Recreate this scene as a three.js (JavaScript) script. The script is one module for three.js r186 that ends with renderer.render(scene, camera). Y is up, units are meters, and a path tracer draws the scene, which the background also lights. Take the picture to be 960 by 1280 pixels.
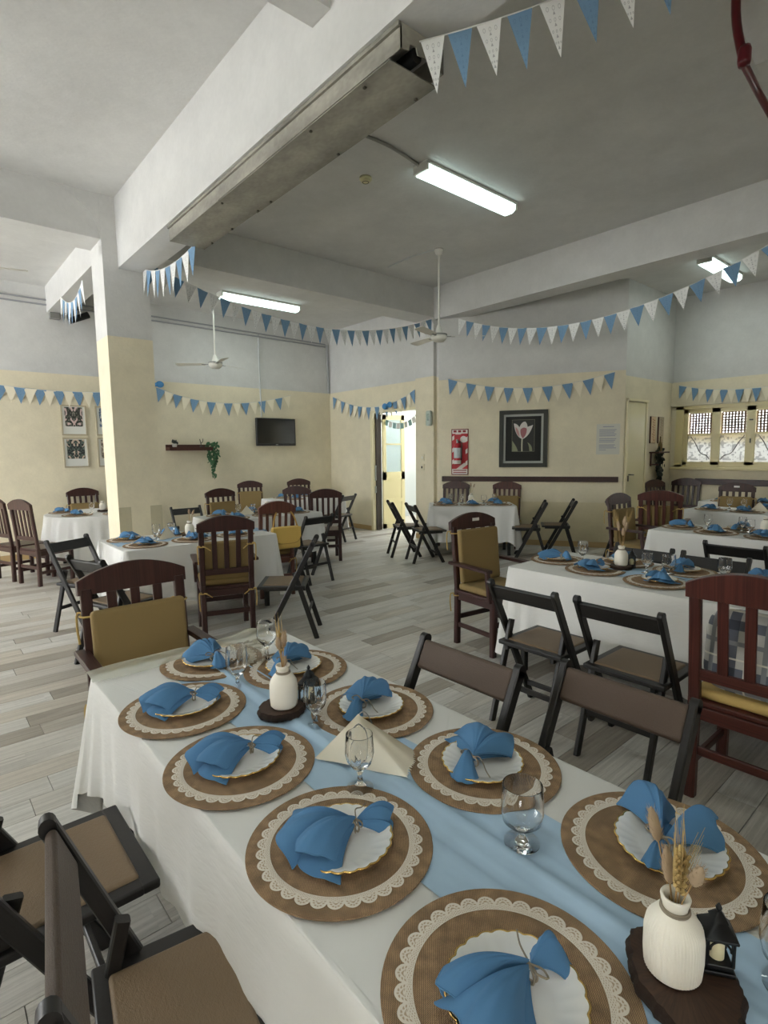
import * as THREE from 'three';
import { mergeGeometries } from 'three/addons/utils/BufferGeometryUtils.js';
import { RoundedBoxGeometry } from 'three/addons/geometries/RoundedBoxGeometry.js';
import { RectAreaLightUniformsLib } from 'three/addons/lights/RectAreaLightUniformsLib.js';

// ------------------------------------------------------------------ camera, sky, exposure
RectAreaLightUniformsLib.init();
const scene = new THREE.Scene();
const FOCAL = 684.42, EYE = 1.557, YAW = THREE.MathUtils.degToRad(-49.2247), PITCH = THREE.MathUtils.degToRad(-6.2282), ROLL = THREE.MathUtils.degToRad(-0.6988);
const V = (x, y, z) => new THREE.Vector3(x, y, z);
const fwd = V(Math.sin(YAW) * Math.cos(PITCH), Math.sin(PITCH), -Math.cos(YAW) * Math.cos(PITCH));
const r0 = V(Math.cos(YAW), 0, Math.sin(YAW)), u0 = r0.clone().cross(fwd);
const camR = r0.clone().multiplyScalar(Math.cos(ROLL)).addScaledVector(u0, Math.sin(ROLL));
const camU = r0.clone().multiplyScalar(-Math.sin(ROLL)).addScaledVector(u0, Math.cos(ROLL));
const camera = new THREE.PerspectiveCamera(THREE.MathUtils.radToDeg(2 * Math.atan(640 / FOCAL)), 960 / 1280, 0.05, 60);
camera.position.set(0, EYE, 0);
camera.quaternion.setFromRotationMatrix(new THREE.Matrix4().makeBasis(camR, camU, fwd.clone().negate()));
scene.add(camera);
const renderer = new THREE.WebGLRenderer();
renderer.toneMapping = THREE.LinearToneMapping;
renderer.toneMappingExposure = 1.35;
renderer.shadowMap.enabled = true;
scene.background = new THREE.Color().setRGB(0.96, 0.985, 1.0);
scene.backgroundIntensity = 8.5;

// a pixel of the photograph gives a direction; the plane it lies on gives the distance
function ray(x, y) { return camR.clone().multiplyScalar((x - 480) / FOCAL).addScaledVector(camU, -(y - 640) / FOCAL).add(fwd); }
function onY(x, y, h) { const r = ray(x, y); return r.multiplyScalar((h - EYE) / r.y).add(V(0, EYE, 0)); }
function onX(x, y, X) { const r = ray(x, y); return r.multiplyScalar(X / r.x).add(V(0, EYE, 0)); }
function onZ(x, y, Z) { const r = ray(x, y); return r.multiplyScalar(Z / r.z).add(V(0, EYE, 0)); }

// ------------------------------------------------------------------ helpers
let seed = 7;
function rnd() { seed = (seed * 1664525 + 1013904223) >>> 0; return seed / 4294967296; }
function rr(a, b) { return a + (b - a) * rnd(); }
function hash(x, y) { let h = (x * 374761393 + y * 668265263) | 0; h = Math.imul(h ^ (h >>> 13), 1274126177); return ((h ^ (h >>> 16)) >>> 0) / 4294967296; }
function vnoise(x, y, px = 0, py = 0) {
  const xi = Math.floor(x), yi = Math.floor(y), fx = x - xi, fy = y - yi, s = (t) => t * t * (3 - 2 * t);
  const w = (i, p) => (p ? ((i % p) + p) % p : i), h = (i, j) => hash(w(i, px), w(j, py));
  const a = h(xi, yi), b = h(xi + 1, yi), c = h(xi, yi + 1), d = h(xi + 1, yi + 1), u = s(fx), v = s(fy);
  return a + (b - a) * u + (c - a) * v + (a - b - c + d) * u * v;
}
function dataTex(w, h, fn, srgb = true, repeat = null) {
  const d = new Uint8Array(w * h * 4);
  for (let j = 0; j < h; j++) for (let i = 0; i < w; i++) {
    const c = fn(i / w, j / h), o = (j * w + i) * 4;
    d[o] = Math.max(0, Math.min(255, c[0])); d[o + 1] = Math.max(0, Math.min(255, c[1])); d[o + 2] = Math.max(0, Math.min(255, c[2])); d[o + 3] = c.length > 3 ? c[3] : 255;
  }
  const t = new THREE.DataTexture(d, w, h);
  t.wrapS = t.wrapT = THREE.RepeatWrapping; t.magFilter = THREE.LinearFilter; t.minFilter = THREE.LinearMipmapLinearFilter; t.generateMipmaps = true;
  if (srgb) t.colorSpace = THREE.SRGBColorSpace;
  if (repeat) t.repeat.set(...repeat);
  t.needsUpdate = true; return t;
}
function canvasTex(w, h, draw) {
  const c = document.createElement('canvas'); c.width = w; c.height = h; draw(c.getContext('2d'), w, h);
  const t = new THREE.CanvasTexture(c); t.colorSpace = THREE.SRGBColorSpace; t.magFilter = THREE.LinearFilter; return t;
}
const names = new Map();
function numbered(n) { const k = names.get(n) ?? 0; names.set(n, k + 1); return k ? n + '_' + String(k).padStart(3, '0') : n; }
function setShadow(o) { o.castShadow = true; o.receiveShadow = true; return o; }
function clean(g) { g = g.index ? g.toNonIndexed() : g; for (const k of Object.keys(g.attributes)) if (!['position', 'normal', 'uv'].includes(k)) g.deleteAttribute(k); return g; }
function merge(list) { return list.length === 1 ? clean(list[0]) : mergeGeometries(list.map(clean)); }
function part(name, geo, m, parent) { const o = setShadow(new THREE.Mesh(Array.isArray(geo) ? merge(geo) : geo, m)); o.name = name; parent.add(o); return o; }
function tag(o, label, category, group) { o.userData.label = label; o.userData.category = category; if (group) o.userData.group = group; return o; }
function thing(name, label, category, pos = [0, 0, 0], turn = 0, group) { const o = new THREE.Group(); o.name = numbered(name); o.position.set(...pos); o.rotation.y = turn; scene.add(o); return tag(o, label, category, group); }
function solo(name, geo, m, label, category, group) { const o = part(numbered(name), geo, m, scene); return tag(o, label, category, group); }
function structure(name, label, category) { const o = new THREE.Group(); o.name = numbered(name); scene.add(o); o.userData.kind = 'structure'; return tag(o, label, category); }
function copyOf(src, pos, turn, label, group) { const c = src.clone(); c.name = numbered(src.name.replace(/_\d{3}$/, '')); c.userData = { ...src.userData }; scene.add(c); c.position.set(...pos); c.rotation.set(0, turn, 0); if (label) c.userData.label = label; if (group) c.userData.group = group; return c; }
const face = (dx, dz) => Math.atan2(dx, dz);
function box(w, h, d, x = 0, y = 0, z = 0, ry = 0) { const g = new THREE.BoxGeometry(w, h, d); boxUV(g, w, h, d); if (ry) g.rotateY(ry); g.translate(x, y, z); return g; }
function boxUV(g, w, h, d) { const uv = g.attributes.uv, s = [[d, h], [d, h], [w, d], [w, d], [w, h], [w, h]]; for (let i = 0; i < uv.count; i++) { const f = s[Math.floor(i / 4)]; uv.setXY(i, uv.getX(i) * f[0], uv.getY(i) * f[1]); } }
function span(x0, x1, y0, y1, z0, z1) { return box(Math.abs(x1 - x0), Math.abs(y1 - y0), Math.abs(z1 - z0), (x0 + x1) / 2, (y0 + y1) / 2, (z0 + z1) / 2); }
function rbox(w, h, d, r, x = 0, y = 0, z = 0, seg = 2) { const g = new RoundedBoxGeometry(w, h, d, seg, r); g.translate(x, y, z); return g; }
// a bar with chamfered edges from a to b; w lies along "side"
function bar(a, b, w, t, side = V(1, 0, 0), ch = 0.18) {
  a = V(...a); b = V(...b); const L = a.distanceTo(b), c = Math.min(w, t) * ch, s = new THREE.Shape();
  const W = w / 2, T = t / 2;
  s.moveTo(-W + c, -T); s.lineTo(W - c, -T); s.lineTo(W, -T + c); s.lineTo(W, T - c); s.lineTo(W - c, T); s.lineTo(-W + c, T); s.lineTo(-W, T - c); s.lineTo(-W, -T + c); s.closePath();
  const g = new THREE.ExtrudeGeometry(s, { depth: L, bevelEnabled: false });
  const z = b.clone().sub(a).normalize(), x = side.clone().addScaledVector(z, -side.dot(z)).normalize(), y = z.clone().cross(x);
  g.applyMatrix4(new THREE.Matrix4().makeBasis(x, y, z).setPosition(a)); return g;
}
function tube(pts, r, seg = 12, rad = 6, closed = false) { return new THREE.TubeGeometry(new THREE.CatmullRomCurve3(pts.map((p) => (p.isVector3 ? p : V(...p))), closed), seg, r, rad, closed); }
function lathe(pts, seg = 32) { return new THREE.LatheGeometry(pts.map((p) => new THREE.Vector2(p[0], p[1])), seg); }
function extrude(shape, depth, bevel = 0) { return new THREE.ExtrudeGeometry(shape, bevel ? { depth, bevelEnabled: true, bevelThickness: bevel, bevelSize: bevel, bevelSegments: 2, curveSegments: 14 } : { depth, bevelEnabled: false, curveSegments: 18 }); }
function grid(nu, nv, fn, closedU = false) {   // fn(u, v) -> [x, y, z]
  const p = [], uv = [], idx = [];
  for (let j = 0; j <= nv; j++) for (let i = 0; i <= nu; i++) { p.push(...fn(i / nu, j / nv)); uv.push(i / nu, j / nv); }
  for (let j = 0; j < nv; j++) for (let i = 0; i < nu; i++) { const a = j * (nu + 1) + i, b = a + 1, c = a + nu + 1, d = c + 1; idx.push(a, b, d, a, d, c); }
  const g = new THREE.BufferGeometry(); g.setAttribute('position', new THREE.Float32BufferAttribute(p, 3)); g.setAttribute('uv', new THREE.Float32BufferAttribute(uv, 2)); g.setIndex(idx); g.computeVertexNormals();
  if (closedU) { const n = g.attributes.normal; for (let j = 0; j <= nv; j++) { const a = j * (nu + 1), b = a + nu; const v = V(n.getX(a) + n.getX(b), n.getY(a) + n.getY(b), n.getZ(a) + n.getZ(b)).normalize(); n.setXYZ(a, v.x, v.y, v.z); n.setXYZ(b, v.x, v.y, v.z); } }
  return g;
}
function scaleUV(g, a, b) { const uv = g.attributes.uv; for (let i = 0; i < uv.count; i++) uv.setXY(i, uv.getX(i) * a, uv.getY(i) * b); return g; }

// ------------------------------------------------------------------ materials
const col = (c) => new THREE.Color(c);
function std(color, roughness = 0.7, o = {}) { return new THREE.MeshStandardMaterial({ color: col(color), roughness, metalness: 0, ...o }); }
function phys(color, roughness = 0.7, o = {}) { return new THREE.MeshPhysicalMaterial({ color: col(color), roughness, metalness: 0, ...o }); }
const paintTex = dataTex(512, 512, (u, v) => { const n = 0.5 * vnoise(u * 6, v * 6, 6, 6) + 0.3 * vnoise(u * 24, v * 24, 24, 24) + 0.2 * vnoise(u * 110, v * 110, 110, 110), k = 243 + 12 * (n - 0.5) * 2; return [k, k, k]; }, true, [0.4, 0.4]);
const paintBump = dataTex(256, 256, (u, v) => { const k = 255 * (0.6 * vnoise(u * 20, v * 20, 20, 20) + 0.4 * vnoise(u * 80, v * 80, 80, 80)); return [k, k, k]; }, false, [1, 1]);
const paint = (c, r = 0.75) => std(c, r, { map: paintTex, bumpMap: paintBump, bumpScale: 0.0015 });
const grainTex = dataTex(256, 512, (u, v) => { const w = vnoise(u * 5, v * 3, 5, 3) * 0.6, n = 0.5 * vnoise(u * 40 + w * 6, v * 4, 0, 4) + 0.5 * vnoise(u * 90, v * 8, 90, 8), k = 205 + 90 * (n - 0.5); return [k, k, k]; }, true, [4, 1]);
const plankTex = dataTex(256, 512, (u, v) => {
  const w = vnoise(u * 4, v * 5, 4, 5), n = 0.45 * vnoise(u * 26, v * 4 + w, 26, 0) + 0.3 * vnoise(u * 70, v * 9, 70, 9) + 0.25 * vnoise(u * 5, v * 6, 5, 6), k = 230 + 62 * (n - 0.5), f = vnoise(u * 200, v * 40, 200, 40) > 0.8 ? -16 : 0;
  return [k + f, k + f - 1, k + f - 3];
}, true, [1, 1]);
const weaveTex = dataTex(64, 64, (u, v) => { const a = Math.sin(u * Math.PI * 16), b = Math.sin(v * Math.PI * 16), k = 215 + 20 * a * b + 20 * (hash(Math.floor(u * 64), Math.floor(v * 64)) - 0.5); return [k, k, k]; }, false, [60, 60]);
const burlapTex = dataTex(256, 256, (u, v) => {
  const N = 32, a = Math.sin(u * Math.PI * 2 * N), b = Math.sin(v * Math.PI * 2 * N), over = (Math.floor(u * N * 2) + Math.floor(v * N * 2)) % 2 ? Math.abs(a) : Math.abs(b);
  const t = 0.55 + 0.45 * over, n = 0.92 * t + 0.08 * vnoise(u * 64, v * 64, 64, 64), m = 0.9 + 0.2 * (vnoise(u * 9, v * 9, 9, 9) - 0.5);
  return [206 * n * m, 168 * n * m, 128 * n * m];
}, true, [7, 7]);
const burlapBump = dataTex(128, 128, (u, v) => { const a = Math.abs(Math.sin(u * Math.PI * 32)), b = Math.abs(Math.sin(v * Math.PI * 32)), k = 255 * ((Math.floor(u * 32) + Math.floor(v * 32)) % 2 ? a : b); return [k, k, k]; }, false, [14, 14]);
const wrinkleBump = dataTex(256, 256, (u, v) => { const w = vnoise(u * 4, v * 3, 4, 3), k = 255 * (0.55 * Math.pow(vnoise(u * 12 + w * 2, v * 5, 0, 5), 1.5) + 0.3 * vnoise(u * 22, v * 16, 22, 16) + 0.15 * vnoise(u * 70, v * 70, 70, 70)); return [k, k, k]; }, false, [1.1, 1.1]);
const laceTex = dataTex(512, 128, (u, v) => {   // u runs round the ring, v from the inner to the outer edge
  const sc = 32 * u, f = sc - Math.floor(sc) - 0.5; let on;
  if (v < 0.42) { const g = Math.sin(u * 32 * 4 * Math.PI * 2) * Math.sin(v * 6 / 0.42 * Math.PI); on = g > -0.35; if (v < 0.05 || (v > 0.38)) on = true; }
  else { const dy = (v - 0.42) / 0.58, r = Math.hypot(f * 1.9, dy), a = Math.atan2(f * 1.9, dy); on = (r > 0.78) || (r > 0.42 && r < 0.55) || r < 0.2 || Math.abs(Math.sin(a * 7)) > 0.72; }
  return on ? [222, 213, 200] : [176, 155, 130];
}, true, [1, 1]);
const leatherBump = dataTex(128, 128, (u, v) => { const k = 255 * (0.5 * vnoise(u * 40, v * 40, 40, 40) + 0.5 * vnoise(u * 12, v * 12, 12, 12)); return [k, k, k]; }, false, [5, 5]);
const steelTex = dataTex(256, 256, (u, v) => { const n = 0.5 * vnoise(u * 4, v * 7, 4, 7) + 0.3 * vnoise(u * 17, v * 20, 17, 20) + 0.2 * vnoise(u * 90, v * 90, 90, 90), k = 190 + 100 * (n - 0.5); return [k, k * 0.99, k * 0.97]; }, true, [0.5, 0.8]);
const M = {
  ceiling: paint('#dbdad7'), ceilingMain: paint('#dbdad7'), beam: paint('#dbdad7'), upper: paint('#dbdad7'), cream: paint('#e9dfc4'), dado: paint('#dbcfac', 0.5), patch: paint('#c4bb9e', 0.6),
  base: std('#b59a6d', 0.5), hall: paint('#e9ebe6'), hallTile: std('#d5d9d7', 0.35), creamDoor: std('#ecdfae', 0.35), doorFrame: std('#e6dcb8', 0.4),
  railWood: std('#43211a', 0.4, { map: grainTex }), redWood: std('#5f2f27', 0.38, { map: grainTex }), darkRed: std('#4a2824', 0.38, { map: grainTex }), blackWood: std('#2b2624', 0.42, { map: grainTex }), ebony: std('#211d1c', 0.42, { map: grainTex }),
  leather: std('#514034', 0.5, { bumpMap: leatherBump, bumpScale: 0.001 }), seatBrown: std('#75614a', 0.55, { bumpMap: leatherBump, bumpScale: 0.001 }),
  mustard: std('#8a744a', 0.85, { bumpMap: weaveTex, bumpScale: 0.0006 }), mustardPale: std('#c6a866', 0.75, { bumpMap: weaveTex, bumpScale: 0.0006 }),
  cloth: std('#dddcd9', 0.85, { side: THREE.DoubleSide, bumpMap: wrinkleBump, bumpScale: 0.0035 }), runner: std('#a9c3da', 0.85, { side: THREE.DoubleSide, bumpMap: wrinkleBump, bumpScale: 0.002 }),
  napkin: std('#4d7ba5', 0.85, { side: THREE.DoubleSide, bumpMap: weaveTex, bumpScale: 0.0005 }), hem: std('#6a9cc9', 0.85), burlap: std('#ffffff', 0.95, { map: burlapTex, bumpMap: burlapBump, bumpScale: 0.0012 }), lace: std('#ffffff', 0.9, { map: laceTex }),
  plate: phys('#efedea', 0.18, { clearcoat: 0.6, clearcoatRoughness: 0.1 }), gold: std('#dcb873', 0.25, { metalness: 0.9 }), twine: std('#8d8170', 0.95), glass: phys('#ffffff', 0.02, { transmission: 1, thickness: 0.002, ior: 1.48 }),
  ceramic: std('#efe9dc', 0.6), bark: std('#3a271c', 0.85, { bumpMap: leatherBump, bumpScale: 0.004 }), logTop: std('#4a3122', 0.6, { map: grainTex }), blackMetal: std('#1b1b1d', 0.4, { metalness: 0.3 }), candle: std('#e9dfb8', 0.6), straw: std('#b08d5c', 0.95), bunny: std('#b19a80', 1), grass: std('#c2a66f', 1),
  paper: std('#ece4d0', 0.9, { side: THREE.DoubleSide }), wire: std('#8f8f8c', 0.3, { metalness: 0.9 }), tulle: phys('#d8d6c4', 0.9, { side: THREE.DoubleSide, transparent: true, opacity: 0.4 }),
  steel: std('#c4c1b6', 0.5, { metalness: 0.1, map: steelTex }), ivory: std('#d2cfc4', 0.5, { map: steelTex }), hole: std('#141414', 0.9), white: std('#e8e8e4', 0.5), whitePlastic: std('#e6e6df', 0.35), greyPlastic: std('#8d8c88', 0.5), black: std('#121214', 0.35), screen: std('#0c0d10', 0.18), screw: std('#5b574e', 0.4, { metalness: 0.8 }),
  fanWhite: std('#d8d5cc', 0.45), conduit: std('#c4c5c5', 0.6), redPipe: std('#5c151d', 0.3), red: std('#b3202a', 0.3), frameBlack: std('#24261f', 0.4), frameSilver: std('#a5a8a2', 0.4), frameWood: std('#b3a88f', 0.6), mat: std('#1f201d', 0.8),
  leaf: std('#3f6b45', 0.7, { side: THREE.DoubleSide }), leafDark: std('#20261f', 0.6, { side: THREE.DoubleSide }), shelfWood: std('#5a2f22', 0.5, { map: grainTex }), pot: std('#cfcdc6', 0.5), potDark: std('#3c3a35', 0.6),
  windowCream: std('#dccf9f', 0.4), lattice: std('#54463a', 0.7), bagYellow: std('#dcb964', 0.5, { bumpMap: leatherBump, bumpScale: 0.0008 }), bagEdge: std('#b8924a', 0.5), blueBow: std('#4f8cc0', 0.8, { side: THREE.DoubleSide }),
};
const glow = (k, c = '#e8fff8') => new THREE.MeshStandardMaterial({ color: col('#f4f8f4'), roughness: 0.4, emissive: col(c), emissiveIntensity: k });

// ------------------------------------------------------------------ the setting
const PAINT = 2.82, CEIL = 4.28, CEIL2 = 4.1, TVX = -9.8, DOORZ = -6.95, WINZ = -10.13, WDX = -4.03, BACKZ = 4.0, RIGHTX = 3.0;
const T0 = V(-6.56, 0, -6.92), T1 = V(WDX, 0, -8.385), TD = T1.clone().sub(T0), TL = TD.length(); TD.normalize(); const TN = V(-TD.z, 0, TD.x);   // the slanting wall with the tulip picture: start, end, direction, normal
const TANG = Math.atan2(-TD.z, TD.x);
function tulip(px, py) { const r = ray(px, py), k = (T0.x * TN.x + T0.z * TN.z) / (r.x * TN.x + r.z * TN.z); const p = r.multiplyScalar(k); p.y += EYE; return p; }
function wall(name, label, boxes) { const g = structure(name, label, 'wall'); for (const [n, m, ...b] of boxes) part(n, span(...b), m, g); return g; }

wall('wall_left', 'long cream and grey wall behind the television', [
  ['upper_paint', M.upper, TVX - 0.2, TVX, PAINT, CEIL2, DOORZ - 0.2, BACKZ + 0.2], ['lower_paint', M.cream, TVX - 0.2, TVX, 0, PAINT, DOORZ - 0.2, BACKZ + 0.2]]);
{
  const g = structure('wall_back', 'cream and grey wall around the open double door', 'wall');
  const L = -8.38, R = -7.085, H = 2.33, z0 = DOORZ - 0.2, z1 = DOORZ;
  part('upper_paint', span(TVX, -6.55, PAINT, CEIL2, z0, z1), M.upper, g);
  part('lower_paint', [span(TVX, L, 0, PAINT, z0, z1), span(R, -6.55, 0, PAINT, z0, z1), span(L, R, H, PAINT, z0, z1)], M.cream, g);
  part('pilaster_lower', span(-7.085, -6.64, 0, PAINT + 0.02, DOORZ, -6.88), M.cream, g);
  part('pilaster_upper', span(-7.085, -6.64, PAINT + 0.02, 3.8, DOORZ, -6.88), M.upper, g);
}
{
  const g = structure('wall_slanted', 'slanting cream wall carrying the tulip picture', 'wall');
  const seg = (y0, y1) => { const b = box(TL, y1 - y0, 0.15, TL / 2, (y0 + y1) / 2, -0.075); b.rotateY(TANG); b.translate(T0.x, 0, T0.z); return b; };
  part('upper_paint', seg(2.76, CEIL2), M.upper, g); part('lower_paint', seg(0.72, 2.76), M.cream, g); part('dado_paint', seg(0, 0.72), M.dado, g);
}
{
  const g = structure('wall_alcove', 'narrow cream wall with the white side door', 'wall');
  part('upper_paint', span(WDX - 0.15, WDX, 2.68, CEIL2, WINZ - 0.2, T1.z), M.beam, g); part('lower_paint', span(WDX - 0.15, WDX, 0, 2.68, WINZ - 0.2, T1.z), M.cream, g);
}
const WIN = { x0: -3.95, x1: -0.35, y0: 1.23, y1: 2.27 };
{
  const g = structure('wall_window', 'cream and grey wall with the lattice windows', 'wall'), z0 = WINZ - 0.2, z1 = WINZ;
  part('upper_paint', span(WDX, RIGHTX + 0.2, 2.69, CEIL2, z0, z1), M.upper, g);
  part('lower_paint', [span(WDX, RIGHTX + 0.2, 0, WIN.y0, z0, z1), span(WDX, WIN.x0, WIN.y0, 2.69, z0, z1), span(WIN.x1, RIGHTX + 0.2, WIN.y0, 2.69, z0, z1), span(WIN.x0, WIN.x1, WIN.y1, 2.69, z0, z1)], M.cream, g);
  part('lintel', span(WDX, RIGHTX, WIN.y1 + 0.01, 2.68, z1, z1 + 0.05), M.cream, g);
}
{   // the side of the room behind the photographer, with the tall windows that light the room
  const g = structure('wall_front', 'wall with tall windows behind the photographer', 'wall'), z0 = BACKZ, z1 = BACKZ + 0.2, op = [[-9.6, -7.0, 0.7, 3.6], [-6.5, -4.9, 0.8, 3.5]];
  const b = []; let x = TVX - 0.2;
  for (const [a, c, y0, y1] of op) { b.push(span(x, a, 0, CEIL, z0, z1), span(a, c, 0, y0, z0, z1), span(a, c, y1, CEIL, z0, z1)); x = c; }
  b.push(span(x, RIGHTX + 0.2, 0, CEIL, z0, z1));
  part('lower_paint', b, M.cream, g);
  op.forEach(([a, c, y0, y1], i) => { const w = structure('window_' + (i + 2), 'tall white framed window behind the photographer', 'window'); const f = [span(a, a + 0.05, y0, y1, z0 + 0.05, z0 + 0.11), span(c - 0.05, c, y0, y1, z0 + 0.05, z0 + 0.11), span(a, c, y0, y0 + 0.05, z0 + 0.05, z0 + 0.11), span(a, c, y1 - 0.05, y1, z0 + 0.05, z0 + 0.11), span((a + c) / 2 - 0.03, (a + c) / 2 + 0.03, y0, y1, z0 + 0.05, z0 + 0.11), span(a, c, 2.5, 2.55, z0 + 0.05, z0 + 0.11)]; part('window_frame', f, M.white, w); });
}
{
  const g = structure('wall_right', 'cream wall with an added unseen window beside the photographer', 'wall'), x0 = RIGHTX, x1 = RIGHTX + 0.2, a = 1.9, c = 3.5, y0 = 1.0, y1 = 3.2;
  part('lower_paint', [span(x0, x1, 0, CEIL, WINZ - 0.2, a), span(x0, x1, 0, CEIL, c, BACKZ + 0.2), span(x0, x1, 0, y0, a, c), span(x0, x1, y1, CEIL, a, c)], M.cream, g);
  const w = structure('window_5', 'white framed unseen window added beside the photographer for fill light', 'window'); part('window_frame', [span(x0 + 0.05, x0 + 0.11, y0, y1, a, a + 0.05), span(x0 + 0.05, x0 + 0.11, y0, y1, c - 0.05, c), span(x0 + 0.05, x0 + 0.11, y0, y0 + 0.05, a, c), span(x0 + 0.05, x0 + 0.11, y1 - 0.05, y1, a, c), span(x0 + 0.05, x0 + 0.11, y0, y1, (a + c) / 2 - 0.03, (a + c) / 2 + 0.03)], M.white, w);  // unseen window, added to brighten the surfaces that face it
}
{
  const g = structure('ceiling', 'grey painted plaster ceiling', 'ceiling');
  part('bay_ceiling', span(-6.9, RIGHTX + 0.2, CEIL, CEIL + 0.2, -2.0, BACKZ + 0.2), M.ceiling, g);
  part('bay_ceiling', span(-6.9, RIGHTX + 0.2, CEIL, CEIL + 0.2, -7.0, -2.0), M.ceilingMain, g);
  part('bay_ceiling', span(TVX - 0.2, -6.9, CEIL2, CEIL2 + 0.38, -7.3, BACKZ + 0.2), M.ceiling, g);
  part('bay_ceiling', span(-6.9, RIGHTX + 0.2, CEIL2, CEIL2 + 0.38, WINZ - 0.2, -7.0), M.ceilingMain, g);
}
{ // column and beams
  const c = structure('column', 'square painted column in the middle of the room', 'column'), x0 = -6.95, x1 = -6.5, z0 = -2.19, z1 = -1.72;
  part('upper_paint', span(x0, x1, PAINT + 0.02, CEIL, z0, z1), M.beam, c); part('lower_paint', span(x0, x1, 0, PAINT + 0.02, z0, z1), M.cream, c);
  part('paint_patch', [span(x1, x1 + 0.003, 0.02, 0.98, -1.85, z1), span(x1, x1 + 0.003, 0.02, 0.98, z0, -2.06)], M.patch, c);
  // coved join between the column and the beam towards the left
  const s = new THREE.Shape(); s.moveTo(0, 0); s.lineTo(0, 0.6); s.lineTo(0.5, 0.6); s.absarc(0.5, 0.1, 0.5, Math.PI / 2, Math.PI, false); s.lineTo(0, 0);
  const cv = extrude(s, 0.12); cv.rotateY(-Math.PI / 2); cv.translate(x1 - 0.01, CEIL - 0.6, z1); part('coved_join', cv, M.beam, c);
  const bm = (label, ...b) => { const o = structure('ceiling_beam', label, 'beam'); part('plaster', span(...b), M.beam, o); return o; };
  bm('deep beam with the steel housing under it', -6.5, RIGHTX, 3.56, CEIL, -2.19, -1.87);
  bm('beam running from the column to the front wall', -6.95, -6.52, 3.83, CEIL, -1.72, BACKZ);
  bm('long beam between the two columns', -7.08, -6.62, 3.8, CEIL, DOORZ, -2.19);
  bm('long beam in front of the slanting wall', -6.62, RIGHTX, 3.76, CEIL, -7.2, -6.86);
  bm('short beam from the column to the picture wall', TVX, -6.95, 3.72, CEIL2, -2.05, -1.76);
  bm('cross beam meeting the deep beam overhead', -2.72, -2.55, 3.88, CEIL, -1.87, BACKZ);
  const h = structure('ceiling_beam', 'haunched beam end beside the red pipe', 'beam'), z = -3.79, a = onZ(944, 82, z), b = onZ(916, 0, z), q = new THREE.Shape();
  q.moveTo(a.x, a.y); q.lineTo(RIGHTX, a.y + 0.02); q.lineTo(RIGHTX, CEIL); q.lineTo(b.x - 0.06, CEIL); q.lineTo(b.x, b.y); q.closePath();
  const hg = extrude(q, 0.12); hg.translate(0, 0, z - 0.12); part('plaster', hg, M.beam, h);
}
{ // baseboards and rails
  const bb = (name, label, b, ang) => { const o = part(name, b, M.base, scene); o.userData.kind = 'structure'; tag(o, label, 'baseboard'); };
  bb('baseboard_left', 'beige skirting along the television wall', span(TVX, TVX + 0.015, 0, 0.09, DOORZ, BACKZ));
  bb('baseboard_back', 'beige skirting along the door wall', [span(TVX, -8.42, 0, 0.09, DOORZ, DOORZ + 0.015), span(-7.08, -6.6, 0, 0.09, -6.88, -6.865)]);
  const sk = box(TL, 0.09, 0.015, TL / 2, 0.045, 0.0075); sk.rotateY(TANG); sk.translate(T0.x, 0, T0.z); bb('baseboard_slanted', 'beige skirting along the slanting wall', sk);
  bb('baseboard_window', 'beige skirting below the lattice windows', span(WDX, RIGHTX, 0, 0.09, WINZ, WINZ + 0.015));
  const rail = rbox(TL - 0.12, 0.085, 0.03, 0.006, TL / 2, 1.09, 0.015); rail.rotateY(TANG); rail.translate(T0.x, 0, T0.z);
  const t = part('trim_1', rail, M.railWood, scene); t.userData.kind = 'structure'; tag(t, 'dark brown chair rail on the slanting wall', 'rail');
  const t2 = part('trim_2', rbox(6.4, 0.1, 0.03, 0.006, -0.4, 1.0, WINZ + 0.015), M.railWood, scene); t2.userData.kind = 'structure'; tag(t2, 'dark brown chair rail under the lattice windows', 'rail');
}
{ // hall behind the open door, lit through an unseen roof opening added to brighten it
  const g = structure('wall_hall', 'white hallway walls beyond the open door', 'wall'), x0 = -9.75, x1 = -6.7, z0 = -9.6, z1 = DOORZ - 0.2;
  part('plaster', [span(x0 - 0.1, x0, 1.15, 3.3, z0, z1), span(x0, x1, 1.15, 3.3, z0 - 0.1, z0), span(x1, x1 + 0.1, 1.15, 3.3, z0, z1)], M.hall, g);
  part('tiled_dado', [span(x0 - 0.1, x0 + 0.01, 0, 1.15, z0, z1), span(x0, x1, 0, 1.15, z0 - 0.1, z0 + 0.01), span(x1 - 0.01, x1 + 0.1, 0, 1.15, z0, z1)], M.hallTile, g);
  part('roof', [span(x0 - 0.1, x1 + 0.1, 3.3, 3.4, z1 - 0.55, z1 + 0.1), span(x0 - 0.1, x1 + 0.1, 3.3, 3.4, z0 - 0.1, z0 + 0.2), span(x0 - 0.1, x0 + 0.25, 3.3, 3.4, z0, z1), span(x1 - 0.25, x1 + 0.1, 3.3, 3.4, z0, z1)], M.hall, g);
  part('floor_slab', span(x0 - 0.1, x1 + 0.1, -0.1, -0.002, z0 - 0.1, z1), std('#b7b2a6', 0.5), g);
}
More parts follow.
